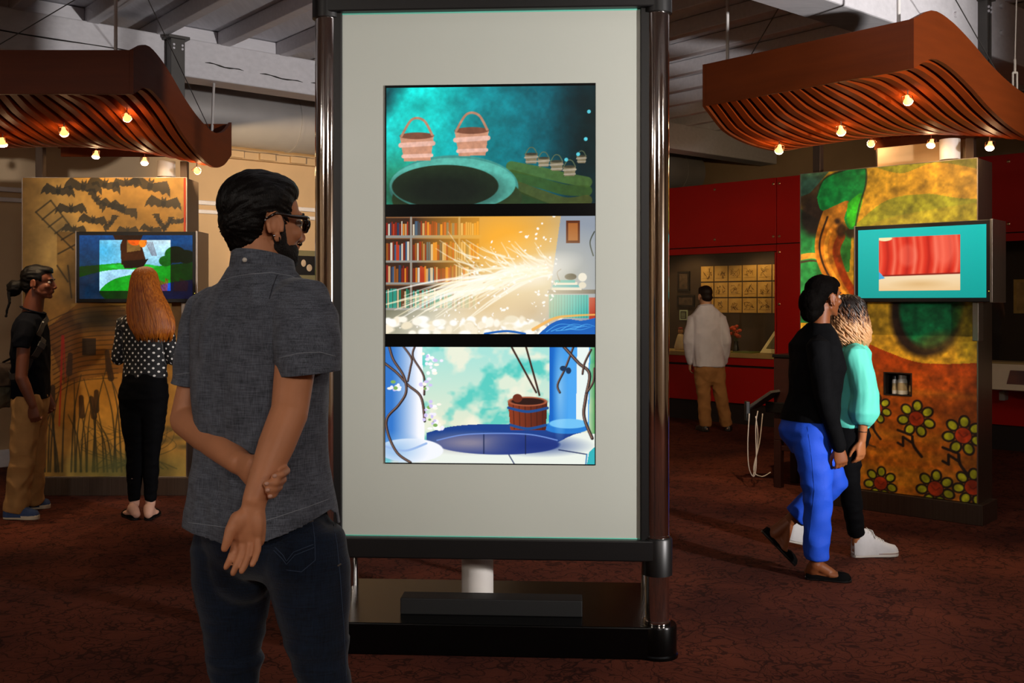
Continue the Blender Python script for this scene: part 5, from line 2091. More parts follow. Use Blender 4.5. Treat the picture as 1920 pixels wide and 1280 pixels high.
# shoes (below the frame)
for an in (LA, RA):
    shoe(man, V(an.x, an.y, 0) - f1 * .075, V(an.x, an.y, 0) + f1 * .215, 'leather', {'sole': m_dark, 'upper': mat('brown_leather', '#3a2418', .4, vary=.1)}, 1.05)

# shirt
sh = MB()
st = [(at(490, 500, D0 - .012), .070, .066), (at(490, 522, D0 - .01), .095, .076), (at(489, 545, D0), .150, .094), (at(487, 575, D0), .186, .112), (at(486, 620, D0), .196, .124), (at(485, 690, D0), .196, .128), (at(485, 780, D0), .186, .126), (at(487, 870, D0), .188, .130),
      (at(491, 950, D0), .200, .142), (at(492, 1020, D0), .212, .152), (at(492, 1040, D0), .212, .152)]
rings(sh, st, r1, f1, 40, 2.35)
RC, LC = at(578, 700, 2.285), at(371, 722, 2.55)
sh.ell(at(440, 640, 2.40), (.09, .05, .11), None)
sh.ell(at(530, 640, 2.33), (.08, .05, .11), None)
sh.ell(at(556, 578, 2.37), (.075, .075, .07), None)
sh.ell(at(412, 590, 2.56), (.075, .075, .07), None)
me = blob(sh, .0055, 4)
fs1 = folds(.0095, (7, 7, 5), 1.7)


def shirt_fold(c, n):
    d = fs1(c, n)
    # long soft drapes down the back, diagonal pulls towards the armholes
    d += .004 * mnoise.noise(V(c.x * 22, c.y * 22, c.z * 4.0))
    d += .005 * (1 - abs(mnoise.noise(V((c.x + c.z * .7) * 9, c.y * 6, (c.z - c.x * .6) * 4))) * 2.5) * max(0, min(1, (1.35 - c.z) * 3))
    return d


displace(me, shirt_fold)
hz = [at(x, y, D0).z for x, y in ((345, 985), (420, 994), (470, 990), (520, 975), (580, 955), (620, 940), (650, 968))]
hxs = [at(x, 985, D0).x for x in (345, 420, 470, 520, 580, 620, 650)]


def hem(c):
    k = float(np.interp(c.x * D0 / c.y, hxs, hz))
    back = (c - at(490, 985, D0)).dot(f1)
    return k if back < .06 else max(k - .02, at(400, 975, D0).z)


cut_below(me, hem)
shirt_tree = bvh_of(me)
m_shirt = weave_mat('grey_blue_chambray', '#2d3037', '#6a707d', .9, 520)
shirt = thicken(link('shirt', me, m_shirt, man, True, True), .0025)
sleeve_trees = []
for pts, rad_, nn, cc_, ax in (((at(545, 566, 2.395), at(560, 576, 2.368), at(570, 600, 2.34), at(575, 640, 2.315), at(578, 672, 2.297), RC, RC + V(.002, -.004, -.03)), [.060, .080, .0815, .0775, .0735, .0705, .070], V(.10, 0, -1), RC, 'r'),
                       ((at(420, 574, 2.55), at(406, 588, 2.575), at(395, 620, 2.575), at(384, 660, 2.56), at(376, 692, 2.553), LC, LC + V(-.01, 0, -.03)), [.058, .078, .0775, .0725, .0685, .0655, .065], V(-.1, 0, -1), LC, 'l')):
    sl = MB()
    sl.tube(pts, rad_, 32)
    mes = blob(sl, .005, 4)
    fsl = folds(.006, (8, 8, 11), 4.1)
    displace(mes, lambda c, n: fsl(c, n) + .003 * mnoise.noise(V(c.x * 30, c.y * 30, c.z * 12)))
    cut_plane(mes, cc_, nn.normalized(), .2)
    sleeve_trees.append(bvh_of(mes))
    thicken(link('sleeve', mes, m_shirt, shirt, True, True), .0022)
m_stitch = mat('pale_stitch', '#8f959e', .8, vary=.1)
for nm, pix in (('yoke_seam', [(402, 531), (440, 518), (475, 513), (510, 511), (545, 517), (570, 527)]), ('cuff_seam', [(522, 671), (560, 662), (600, 660), (630, 668)]), ('cuff_seam', [(329, 702), (345, 700), (358, 699)]),
                ('hem_stitch', [(352, 979), (420, 988), (470, 984), (520, 969), (580, 949), (617, 935)]), ('pleat_seam', [(520, 515), (512, 535), (505, 560)])):
    sm_ = seam(sleeve_trees[0 if pix[0][0] > 450 else 1] if nm == 'cuff_seam' else shirt_tree, pix, .0008)
    if sm_.v:
        sm_.build(nm, m_stitch if nm != 'armhole_seam' and nm != 'pleat_seam' else mat('dark_seam', '#1d1f24', .9, vary=.1), shirt, True, world=True)
# collar: stand with folded fall
co = MB()
cc = at(493, 503, 2.45)
rgs = []
for k, (rr_, dz) in enumerate(((.0665, -.030), (.0685, -.018), (.0690, .0), (.0700, .012), (.0715, .018), (.0745, .016), (.0775, .0), (.0810, -.024), (.0835, -.036), (.0805, -.037), (.0750, -.01), (.0725, .008), (.0660, .008), (.0650, -.03))):
    rgs.append([cc + r1 * (rr_ * 1.0 * math.cos(t)) + f1 * (rr_ * .98 * math.sin(t)) + V(0, 0, dz - .016 * math.sin(t) + .012) for t in np.linspace(0, 2 * pi, 41)[:-1]])
n_ = 40
vs_ = [p for r_ in rgs for p in r_]
fs_ = []
for i in range(len(rgs)):
    for j in range(n_):
        fs_.append((i * n_ + j, i * n_ + (j + 1) % n_, ((i + 1) % len(rgs)) * n_ + (j + 1) % n_, ((i + 1) % len(rgs)) * n_ + j))
co.add(vs_, fs_)
collar = co.build('collar', m_shirt, man, True, world=True)
MB().lathe([(.001, 0), (.0055, 0), (.0055, .002), (.001, .0025)], n=14, M=Matrix.Translation(at(459, 487, 2.362)) @ Matrix.Rotation(pi / 2, 4, 'X')).build('collar_button', mat('pearl_button', '#d8d2c8', .3, vary=.03), collar, True, world=True)

# hair, beard, glasses, earring
R3 = hm.to_3x3()
ha = MB()
for c, r in (((0, -.018, .046), (.082, .104, .088)), ((0, .020, .082), (.070, .072, .048)), ((0, .056, .080), (.056, .030, .032)), ((0, -.052, .004), (.070, .062, .070)), ((0, -.050, -.040), (.054, .042, .050)), ((-.008, .035, .098), (.05, .05, .026))):
    ha.ell(hm @ Vector(c), r, R3, 24, 16)
me = blob(ha, .0042, 12)
ih = hm.inverted()


def strand_fn(c, n):
    p = ih @ c
    a = math.atan2(p.x, p.z + .02)
    return .0028 * mnoise.noise(V(a * 9, p.y * 16 + p.z * 6, 0)) + .0035 * mnoise.noise(V(a * 24, p.y * 30, p.z * 30))


displace(me, strand_fn)


def trim_hair(me, inv, keep):
    bm = bmesh.new()
    bm.from_mesh(me)
    bmesh.ops.delete(bm, geom=[f for f in bm.faces if not keep(inv @ f.calc_center_median())], context='FACES')
    bm.to_mesh(me)
    bm.free()


def keep_short(p):
    # face, ears and nape left free
    if p.y > .045 and p.z < .052 + (p.y - .045) * .55:
        return False
    if p.y > .018 and p.z < -.004:
        return False
    if abs(p.x) > .05 and -.034 < p.y < .02 and p.z < .022:
        return False
    if p.z < -.075 + max(0, p.y + .07) * .5:
        return False
    return True


trim_hair(me, ih, keep_short)
m_hair1 = hair_mat('near_black_hair', '#0b0807', .42)
link('hair', me, m_hair1, man, True, True)
be = MB()
for c, r in (((0, .042, -.068), (.0555, .0525, .038)), ((0, .077, -.093), (.0235, .021, .0185)), ((0, .098, -.044), (.025, .010, .006))):
    be.ell(hm @ Vector(c), r, R3, 20, 14)
for sx in (-1, 1):
    be.cap(hm @ V(sx * .066, .008, .01), hm @ V(sx * .0555, .016, -.05), .010, .018)
    be.cap(hm @ V(sx * .052, .012, -.055), hm @ V(sx * .026, .066, -.085), .0195, .020)
me = blob(be, .004, 2)
displace(me, lambda c, n: .0022 * mnoise.noise(c * 160) + .0015)
trim_hair(me, ih, lambda p: p.z < .03 and not (p.y > .055 and p.z > -.043) and not (abs(p.x) < .03 and p.y > .085 and -.070 < p.z < -.050))
link('beard', me, mat('short_beard', '#170e0a', .75, vary=.5, vscale=120, bump=.8, bscale=300), man, True, True)
eyes(man, hm)
gl_ = thing('glasses', 'dark tortoiseshell eyeglasses worn by the man in the grey blue shirt', 'glasses', hm @ V(0, .1, 0))
m_tort = mat('tortoiseshell', '#1c0f08', .2, vary=.5, vscale=40, coat=.5)
fr_ = MB()
for sx in (-1, 1):
    loop = [(sx * (.035 + .024 * math.copysign(abs(math.cos(a)) ** .7, math.cos(a))), .114 - .020 * abs(sx * .035 + sx * .024 * math.cos(a)) / .06, .004 + .019 * math.copysign(abs(math.sin(a)) ** .75, math.sin(a))) for a in np.linspace(0, 2 * pi, 25)]
    fr_.tube([hm @ Vector(p) for p in loop], .0033, 8)
fr_.tube([hm @ V(-.011, .113, .010), hm @ V(0, .117, .014), hm @ V(.011, .113, .010)], .003, 8)
fr_.build('frame', m_tort, gl_, True, world=True)
for sx in (-1, 1):
    MB().tube([hm @ V(sx * .060, .095, .016), hm @ V(sx * .075, .080, .017), hm @ V(sx * .083, .03, .016), hm @ V(sx * .086, -.012, .020), hm @ V(sx * .083, -.038, .004)], [(.0035, .006), (.0028, .0055), (.0022, .004), (.0022, .0035), (.002, .003)], 8, V(1, 0, 0)).build('temple_arm', m_tort, gl_, True, world=True)
    MB().ell(hm @ V(sx * .035, .104, .004), (.022, .0008, .017), R3, 20, 8).build('lens', m_glass, gl_, True, world=True)
MB().ell(hm @ V(.0835, -.040, .0), (.003, .003, .003), None, 8, 6).build('tip_dot', mat('silver_dot', '#c8d0d8', .2, metal=1, vary=.02), gl_, True, world=True)
er = MB()
lp = [hm @ V(.083 + .006 * math.cos(a), -.002, -.046 + .0075 * math.sin(a)) for a in np.linspace(0, 2 * pi, 17)]
er.tube(lp, .0016, 8)
er.build('earring', mat('dark_steel_hoop', '#3a3836', .25, metal=1, vary=.05), man, True, world=True)
MB().ell(hm @ V(.086, -.016, -.036), (.003, .003, .003), None, 10, 8).build('earring', mat('silver_dot', '#c8d0d8'), man, True, world=True)

# ================================================================== helpers for the other visitors
def build_body(t, hm, neck, torso, r, f, arms, legs, feet, skin_m, hands, fem=False, voxel=.0055, hs=.95, flats=False):
    b = MB()
    head_prims(b, hm, fem)
    b.cap(hm @ V(0, -.02, -.05), neck, .050 if fem else .060, .054 if fem else .068)
    rings(b, torso, r, f, 20)
    for (s_, e_, w_), k in zip(arms, (0, 1)):
        q = .85 if fem else 1.0
        b.cap(s_, e_, .046 * q, .038 * q)
        b.cap(e_, e_.lerp(w_, .35), .039 * q, .038 * q)
        b.cap(e_.lerp(w_, .35), w_, .038 * q, .026 * q)
        d, palm, side, curl = hands[k]
        hand_prims(b, w_, d, palm, side, curl, hs)
    for hip, kn, an in legs:
        b.cap(hip, kn, .072, .048)
        b.cap(kn, kn.lerp(an, .35), .048, .05)
        b.cap(kn.lerp(an, .35), an, .05, .033 if flats else .028)
    for an, h, to in feet:
        foot_prims(b, an, h, to, 1.0 if flats else .78)
    return link('body', blob(b, voxel, 2), skin_m, t, True, True)


def garment(name, mb, m, t, voxel=.007, smooth=5, fold=None, hem_=None, th=.003):
    me = blob(mb, voxel, smooth)
    if fold:
        displace(me, fold)
    if hem_:
        cut_below(me, hem_)
    o = link(name, me, m, t, True, True)
    if hem_:
        thicken(o, th)
    return o, me


def trousers(t, waist, legs, rad, m, r, f, fold, name='trousers'):
    b = MB()
    rings(b, waist, r, f, 24, 2.3)
    for hip, kn, an in legs:
        b.tube([hip + V(0, 0, .05), hip, hip.lerp(kn, .5), kn, kn.lerp(an, .35), kn.lerp(an, .85), an], rad, 20)
    return garment(name, b, m, t, .007, 16, fold)


def shrink(st, k=.86):
    return [(c, a * k, b * k) for c, a, b in st]


# ================================================================== man with the shoulder bag
Dm = 7.06
r2, f2 = axes(84)
g0 = onz(42, 968)
pm = thing('person', 'person in navy polo shirt, khaki trousers and blue sneakers with hair tied back', 'person', (at(50, 570, Dm).x, Dm, 0))
h2 = head_matrix(at(73, 531, Dm), 84, 0, 0, .99)
sk2 = skin('deep_brown_skin', '#6a3a26')
tor = [(at(61, 584, Dm), .068, .064), (at(59, 597, Dm), .145, .088), (at(57, 620, Dm), .19, .107), (at(57, 660, Dm), .188, .113), (at(58, 700, Dm), .175, .109), (at(58, 746, Dm), .175, .114)]
arms = [(at(47, 614, 6.88), at(40, 708, 6.785), at(62, 760, 6.80)), (at(64, 614, 7.23), at(66, 705, 7.25), at(90, 744, 7.22))]
legs = [(at(52, 752, 6.97), at(42, 850, 6.96), V(at(30, 948, 7.0).x, 7.0, .085)), (at(62, 752, 7.14), at(62, 848, 7.2), V(at(60, 930, 7.29).x, 7.29, .085))]
hl = [(onz(9, 972), onz(73, 973)), (onz(46, 955), onz(95, 951))]
feet = [(legs[k][2], hl[k][0] + V(.02, 0, .02), hl[k][1] + V(-.02, 0, .02)) for k in (0, 1)]
build_body(pm, h2, at(60, 590, Dm), shrink(tor), r2, f2, arms, legs, feet, sk2, ((V(.12, 0, -1), V(0, 1, 0), -1, (55, 60, 62, 65)), (V(.3, 0, -1), V(0, -1, 0), 1, (50, 55, 55, 60))), voxel=.005)
eyes(pm, h2)
sh = MB()
rings(sh, tor, r2, f2, 32, 2.3)
sh.tube([at(54, 606, 6.96), at(47, 614, 6.90), at(42, 634, 6.85), at(39, 654, 6.83)], [.055, .068, .062, .057], 20)
sh.tube([at(60, 606, 7.18), at(64, 614, 7.23), at(64, 634, 7.25), at(64, 654, 7.25)], [.055, .068, .062, .057], 20)
navy, navy_me = garment('polo_shirt', sh, mat('navy_knit', '#070912', .85, vary=.15, vscale=30, bump=.2, bscale=300, spec=.1), pm, .006, 4, folds(.007, (9, 9, 9), 2.2))
cl = MB()
c0 = at(62, 584, Dm)
cl.tube([c0 + r2 * (.072 * math.cos(a)) + f2 * (.070 * math.sin(a)) + V(0, 0, .010 - .022 * math.sin(a)) for a in np.linspace(0, 2 * pi, 25)], [(.006, .018)] * 25, 10, V(0, 0, 1))
cl.build('collar', mat('navy_knit', '#0c0f1a'), pm, True, world=True)
MB().ell(at(81, 604, 6.95), (.006, .004, .006), None, 8, 6).build('button', mat('pearl_button', '#d8d2c8'), pm, True, world=True)
kh = mat('khaki_cotton', '#a87b45', .85, vary=.12, vscale=12, bump=.15, bscale=220)
ff = folds(.010, (10, 10, 8), 7.0)
trousers(pm, [(at(58, 738, Dm), .165, .112), (at(56, 760, Dm), .17, .118), (at(55, 785, Dm), .14, .10), (at(55, 800, Dm), .09, .07)], [(legs[0][0], legs[0][1], legs[0][2] + V(0, 0, -.03)), (legs[1][0], legs[1][1], legs[1][2] + V(0, 0, -.03))], [.085, .098, .094, .083, .080, .082, .080], kh, r2, f2, lambda c, n: ff(c, n) * (1.3 if c.z < .45 else .7))
smats = {'sole': mat('off_white_rubber', '#d8c9ae', .6, vary=.06), 'upper': mat('blue_canvas', '#33476e', .85, vary=.12, vscale=40), 'lace': mat('white_lace', '#d8d6d0', .8, vary=.04), 'stripe': None}
for a_, b_ in hl:
    shoe(pm, V(a_.x, a_.y, .001), V(b_.x, b_.y, .001), 'sneaker', smats, 1.05)
ha = MB()
R3 = h2.to_3x3()
for c, rr_ in (((0, -.020, .048), (.082, .106, .086)), ((0, .035, .088), (.062, .062, .036)), ((0, .072, .082), (.045, .024, .024)), ((0, -.060, -.015), (.066, .062, .062)), ((0, -.045, -.065), (.050, .045, .040))):
    ha.ell(h2 @ Vector(c), rr_, R3, 20, 14)
bun = h2 @ V(0, -.165, -.035)
ha.ell(bun, (.046, .05, .058), R3, 16, 12)
ha.cap(h2 @ V(0, -.11, -.015), bun, .03, .034)
for k in range(14):
    a = k * 2.4
    o_ = V(.032 * math.cos(a), 0, .036 * math.sin(a))
    ha.chain([h2 @ (V(0, -.12, -.01) + o_ * .6), bun + (R3 @ (o_ * 1.25)), bun + (R3 @ (o_ * .9 + V(0, -.03, -.02)))], [.011, .012, .010], 8)
ha.chain([bun + (R3 @ V(.02, -.035, .02)), at(18, 566, 7.0), at(13, 582, 7.0), at(11.5, 593, 7.0)], [.013, .010, .008, .008], 8)
me = blob(ha, .005, 2)
i2 = h2.inverted()
displace(me, lambda c, n: .004 * mnoise.noise(V((i2 @ c).x * 60, (i2 @ c).y * 25, (i2 @ c).z * 60)))
trim_hair(me, i2, lambda p: not (p.y > .040 and p.z < .062 + (p.y - .04) * .25) and not (p.y > .012 and p.z < .0) and not (abs(p.x) > .05 and -.03 < p.y < .022 and p.z < .02))
link('hair', me, m_hair1, pm, True, True)
# bag with strap
bag = thing('shoulder_bag', 'grey green canvas shoulder bag hanging at the hip of the navy shirted man', 'bag', at(8, 765, 6.98))
bg = MB()
bm0 = at(1.5, 728, 7.02)
bg.tube([bm0 + V(.0, 0, .15), bm0 + V(0, 0, .13), bm0 + V(-.01, 0, .04), bm0 + V(-.02, 0, -.06), bm0 + V(-.03, 0, -.125), bm0 + V(-.03, 0, -.14)], [(.05, .15), (.068, .17), (.088, .19), (.092, .19), (.075, .175), (.05, .15)], 24, V(1, 0, 0))
me = blob(bg, .008, 5)
displace(me, folds(.012, (9, 9, 10), 9.1))
link('bag_body', me, mat('grey_canvas', '#6d6650', .9, vary=.15, vscale=14, bump=.25, bscale=200), bag, True, True)
fl = MB()
fl.tube([bm0 + V(.0, 0, .172), bm0 + V(0, 0, .15), bm0 + V(-.0, 0, .06), bm0 + V(-.0, 0, .02)], [(.045, .16), (.075, .185), (.098, .200), (.101, .202)], 24, V(1, 0, 0))
me = blob(fl, .008, 4)
displace(me, folds(.01, (9, 9, 10), 5.1))
link('flap', me, mat('dark_brown_canvas', '#33231a', .85, vary=.15), bag, True, True)
# strap: over the far shoulder, across the chest, under the near arm and round the back to the bag
tmb = MB()
rings(tmb, tor, r2, f2, 40, 2.3)
torso_tree = bvh_of(blob(tmb, .006, 4))
ctl = [at(6, 700, 6.93), at(24, 706, 6.90), at(40, 700, 6.87), at(54, 684, 6.86), at(68, 664, 6.85), at(80, 643, 6.88), at(84, 622, 6.95), at(80, 606, 7.02), at(68, 597, 7.14), at(50, 597, 7.19), at(34, 610, 7.17), at(24, 632, 7.13), at(14, 656, 7.08), at(4, 690, 7.05)]
sp_ = []
for i in range(len(ctl) - 1):
    a_, b_ = ctl[max(i - 1, 0)], ctl[min(i + 2, len(ctl) - 1)]
    for k in range(5):
        t_ = k / 5
        sp_.append(0.5 * (2 * ctl[i] + (ctl[i + 1] - a_) * t_ + (2 * a_ - 5 * ctl[i] + 4 * ctl[i + 1] - b_) * t_ ** 2 + (3 * ctl[i] - a_ - 3 * ctl[i + 1] + b_) * t_ ** 3))
sp_.append(ctl[-1])
rows = []
for i, p in enumerate(sp_):
    loc, nor, _, ds = torso_tree.find_nearest(p)
    inside = (p - loc).dot(nor) < 0
    if inside or ds < .07:
        p = loc + nor * .012
    tg = (sp_[min(i + 1, len(sp_) - 1)] - sp_[max(i - 1, 0)]).normalized()
    wd_ = nor.cross(tg).normalized() * .021
    rows.append([p - wd_ - nor * .002, p + wd_ - nor * .002, p + wd_ + nor * .002, p - wd_ + nor * .002])
st_ = MB()
st_.loft(rows)
st_.build('strap', mat('grey_brown_webbing', '#2e241e', .85, vary=.1), bag, 50, world=True)
kb = min(range(len(rows)), key=lambda i: (sum(rows[i], V(0, 0, 0)) / 4 - at(78, 645, 6.87)).length)
pc = sum(rows[kb], V(0, 0, 0)) / 4
loc, nor, _, _ = torso_tree.find_nearest(pc)
tg = (sp_[kb + 1] - sp_[kb - 1]).normalized()
wd_ = nor.cross(tg).normalized()
Mbk = Matrix(((wd_.x, nor.x, tg.x, pc.x), (wd_.y, nor.y, tg.y, pc.y), (wd_.z, nor.z, tg.z, pc.z), (0, 0, 0, 1)))
MB().rbox(-.027, .027, -.006, .007, -.02, .02, .003, Mbk).build('buckle', m_grey_steel, bag, world=True)

# ================================================================== woman with long red hair
Dw = 7.0
r3, f3 = axes(0)
wm = thing('person', 'person with long red hair in black polka dot top and black trousers', 'person', (at(268, 570, Dw).x, Dw, 0))
h3 = head_matrix(at(272, 534, Dw), 0, 4, 0, .93)
sk3 = skin('fair_skin', '#c99a84')
tor = [(at(271, 577, Dw), .055, .05), (at(271, 588, Dw), .115, .068), (at(271, 602, Dw), .158, .085), (at(272, 640, Dw), .150, .095), (at(273, 672, Dw), .140, .090), (at(272, 708, Dw), .152, .100)]
arms = [(at(308, 604, 7.0), at(324, 672, 7.0), at(303, 664, 7.22)), (at(234, 604, 7.0), at(222, 672, 7.0), at(243, 664, 7.22))]
legs = [(at(290, 755, 7.0), at(284, 850, 6.98), V(at(282, 940, 7.0).x, 7.0, .10)), (at(248, 755, 7.0), at(252, 850, 6.98), V(at(252, 940, 7.0).x, 7.0, .10))]
hl = [(V(at(279, 970, 6.95).x, 6.93, 0), V(at(290, 970, 7.1).x, 7.14, 0)), (V(at(255, 970, 6.95).x, 6.94, 0), V(at(233, 970, 7.1).x, 7.12, 0))]
feet = [(legs[k][2] + V(0, -.03, -.02), hl[k][0] + V(0, .012, .012), hl[k][1] + V(0, -.01, .010)) for k in (0, 1)]
build_body(wm, h3, at(271, 580, Dw), shrink(tor), r3, f3, arms, legs, feet, sk3, ((V(-.6, .8, .1), V(0, -.3, 1), 1, (40, 45, 45, 50)), (V(.6, .8, .1), V(0, -.3, 1), -1, (40, 45, 45, 50))), True, .0055, .88, True)


def dot_mat():
    m = bpy.data.materials.new('black_polka_dot')
    m.use_nodes = True
    nt = m.node_tree
    b = nt.nodes['Principled BSDF']
    b.inputs['Roughness'].default_value = .75
    a = nt.nodes.new('ShaderNodeAttribute')
    a.attribute_name = 'cloth'
    v = nt.nodes.new('ShaderNodeTexVoronoi')
    v.voronoi_dimensions = '2D'
    v.inputs['Scale'].default_value = 1.0
    v.inputs['Randomness'].default_value = .08
    nt.links.new(a.outputs['Vector'], v.inputs['Vector'])
    r = nt.nodes.new('ShaderNodeValToRGB')
    r.color_ramp.elements[0].position = .175
    r.color_ramp.elements[1].position = .205
    r.color_ramp.elements[0].color = srgb('#e2ded8')
    r.color_ramp.elements[1].color = srgb('#08080c')
    nt.links.new(v.outputs['Distance'], r.inputs[0])
    nt.links.new(r.outputs[0], b.inputs['Base Color'])
    return m


sh = MB()
rings(sh, tor, r3, f3, 32, 2.2)
for s_, e_, w_ in arms:
    sh.tube([s_ + (at(271, 598, 7) - s_) * .3, s_, s_.lerp(e_, .5), e_], [.05, .058, .050, .047], 18)
    sh.cap(e_, e_.lerp(w_, .9), .046, .036)
top_, me = garment('polka_dot_top', sh, None, wm, .005, 4, folds(.006, (10, 10, 12), 6.2))
at_ = me.attributes.new('cloth', 'FLOAT_VECTOR', 'POINT')
rootw = XF[wm.name].translation
vals = []
for v_ in me.vertices:
    p = v_.co + rootw
    best, arm = 1e9, None
    for s_, e_, w_ in arms:
        for a_, b_ in ((s_, e_), (e_, w_)):
            d = b_ - a_
            tt = max(0, min(1, (p - a_).dot(d) / d.length_squared))
            ds = (p - a_ - d * tt).length
            if ds < best:
                best, arm = ds, (a_, b_, tt)
    if best < .056 and abs(p.x - rootw.x) > .125:
        a_, b_, tt = arm
        d = (b_ - a_).normalized()
        u = d.orthogonal().normalized()
        w2 = d.cross(u)
        q = p - a_
        x_, z_ = math.atan2(q.dot(w2), q.dot(u)) * .05, q.dot(d)
        vals += [(x_ + z_) / .052, (x_ - z_) / .052, 0]
    else:
        ang = math.atan2(p.x - rootw.x, -(p.y - rootw.y))
        x_, z_ = ang * .135, p.z * 1.15
        vals += [(x_ + z_) / .060, (x_ - z_) / .060, 0]
at_.data.foreach_set('vector', vals)
me.materials.clear()
me.materials.append(dot_mat())
bk_ = mat('black_stretch_cotton', '#050507', .85, vary=.2, vscale=20, bump=.1, bscale=300, spec=.1)
ff2 = folds(.005, (8, 8, 18), 1.0)
trousers(wm, [(at(272, 698, Dw), .135, .098), (at(270, 722, Dw), .160, .118), (at(269, 745, Dw), .170, .122), (at(269, 765, Dw), .140, .095), (at(269, 780, Dw), .09, .06)], [(l[0], l[1], l[2] + V(0, 0, .02)) for l in legs], [.082, .090, .077, .054, .055, .044, .040], bk_, r3, f3, ff2)
fmat = {'sole': m_dark, 'upper': mat('black_suede', '#060505', .8, vary=.15, spec=.08), 'lace': None}
for a_, b_ in hl:
    shoe(wm, a_ + V(0, 0, .001), b_ + V(0, 0, .001), 'flat', fmat, .98)


def long_hair(t, hm, rings_, m, nst, seed, wave=0.0, r=.003, amp=.004, tip=.02):
    """hair as a soft mass with many locks laid over it; rings_ = [(centre, a, b)] top to bottom"""
    rg = random.Random(seed)
    mb = MB()
    R3 = hm.to_3x3()
    rx, fx = R3.col[0].normalized(), R3.col[1].normalized()
    rings(mb, [(c, a * .97, b * .97) for c, a, b in rings_], rx, fx, 32, 2.1)
    me = blob(mb, .005, 4)
    inv = hm.inverted()
    displace(me, lambda c, n: amp * mnoise.noise(V(math.atan2((inv @ c).x, (inv @ c).y) * 11, (inv @ c).z * (3 + 40 * wave), seed)))
    bm = bmesh.new()
    bm.from_mesh(me)
    # locks
    st = MB()
    for k in range(nst):
        th = rg.uniform(0, 2 * pi)
        pts = []
        ph = rg.uniform(0, 6.28)
        i0 = rg.uniform(.5, 1.6)
        nseg = 14
        last = len(rings_) - 1 + rg.uniform(-.35, .05)
        for j in range(nseg):
            q = i0 + (last - i0) * j / (nseg - 1)
            i = min(int(q), len(rings_) - 2)
            w_ = q - i
            c = rings_[i][0].lerp(rings_[i + 1][0], w_)
            a = rings_[i][1] * (1 - w_) + rings_[i + 1][1] * w_
            b = rings_[i][2] * (1 - w_) + rings_[i + 1][2] * w_
            tt = th + wave * math.sin(ph + q * 3.2) * .9
            g = 1.0 + wave * .25 * math.cos(ph + q * 3.2)
            pts.append(c + rx * (a * g * math.cos(tt)) + fx * (b * g * math.sin(tt)))
        pts[-1] = pts[-1] + V(0, 0, -rg.uniform(0, tip))
        n = len(pts)
        st.tube(pts, [r * rg.uniform(.8, 1.3) * (.35 + .9 * math.sin(pi * (.1 + .85 * i / (n - 1)))) for i in range(n)], 6)
    me2 = st.mesh('locks')
    bm.from_mesh(me2)
    bm.to_mesh(me)
    bm.free()
    bpy.data.meshes.remove(me2)
    return link('hair', me, m, t, True, True)


m_redh = mat('copper_red_hair', '#7c3208', .36, vary=.45, vscale=16, col2='#d47c24', stretch=(9, 9, .22), bump=.25, bscale=200, spec=.5)
long_hair(wm, h3, [(at(271, 499.5, 7.0), .02, .02), (at(271, 503, 7.0), .052, .06), (at(271, 512, 7.0), .080, .092), (at(271, 528, 6.99), .094, .106), (at(272, 548, 6.97), .108, .10), (at(277, 572, 6.945), .142, .085), (at(283, 600, 6.93), .162, .07), (at(287, 618, 6.92), .150, .058), (at(290, 632, 6.92), .110, .045)], m_redh, 420, 4, 0.012, .0026, .003, .035)

# ================================================================== man in white shirt at the case
Db = 11.8
r4, f4 = axes(-12)
bmn = thing('person', 'person in white dress shirt and tan trousers facing the lit wall case', 'person', (at(1335, 570, Db).x, Db, 0))
h4 = head_matrix(at(1322, 555, Db + .03), -14, -4, 0, .98)
sk4 = skin('light_skin', '#b98a6a')
tor = [(at(1324, 571, Db), .074, .07), (at(1325, 579, Db), .125, .09), (at(1326, 590, Db), .19, .105), (at(1327, 620, Db), .195, .12), (at(1328, 655, Db), .180, .12), (at(1330, 687, Db), .190, .13)]
arms = [(at(1352, 598, Db), at(1361, 640, Db - .03), at(1357, 680, Db + .1)), (at(1299, 598, Db), at(1290, 640, Db - .03), at(1294, 680, Db + .08))]
legs = [(at(1344, 692, Db), at(1352, 745, Db), V(at(1364, 800, Db).x, Db + .05, .09)), (at(1316, 692, Db), at(1320, 745, Db), V(at(1323, 800, Db).x, Db, .09))]
hl = [(V(legs[0][2].x, Db - .02, 0), V(legs[0][2].x + .07, Db + .24, 0)), (V(legs[1][2].x, Db - .07, 0), V(legs[1][2].x - .06, Db + .19, 0))]
feet = [(legs[k][2], hl[k][0] + V(0, .02, .015), hl[k][1] + V(0, -.02, .015)) for k in (0, 1)]
build_body(bmn, h4, at(1324, 576, Db), shrink(tor), r4, f4, arms, legs, feet, sk4, ((V(0, .2, -1), V(-1, 0, 0), 1, (30, 35, 35, 40)), (V(0, .2, -1), V(1, 0, 0), -1, (30, 35, 35, 40))), voxel=.007)
sh = MB()
rings(sh, tor, r4, f4, 32, 2.3)
for s_, e_, w_ in arms:
    sh.tube([s_ + (at(1326, 592, Db) - s_) * .3, s_, s_.lerp(e_, .5), e_], [.055, .066, .066, .062], 18)
    sh.cap(e_, e_.lerp(w_, .95), .062, .046)
ws = mat('white_cotton', '#cfcbd2', .8, vary=.05, vscale=12, bump=.1, bscale=200)
fw = folds(.009, (8, 8, 6), 5.5)
garment('dress_shirt', sh, ws, bmn, .008, 3, lambda c, n: fw(c, n) + .007 * mnoise.noise(V(c.x * 16, c.y * 16, c.z * 6)))
cl = MB()
c0 = at(1323, 573, Db)
cl.tube([c0 + r4 * (.068 * math.cos(a)) + f4 * (.066 * math.sin(a)) + V(0, 0, -.012 * math.sin(a)) for a in np.linspace(0, 2 * pi, 25)], [(.008, .026)] * 25, 10, V(0, 0, 1))
cl.build('collar', ws, bmn, True, world=True)
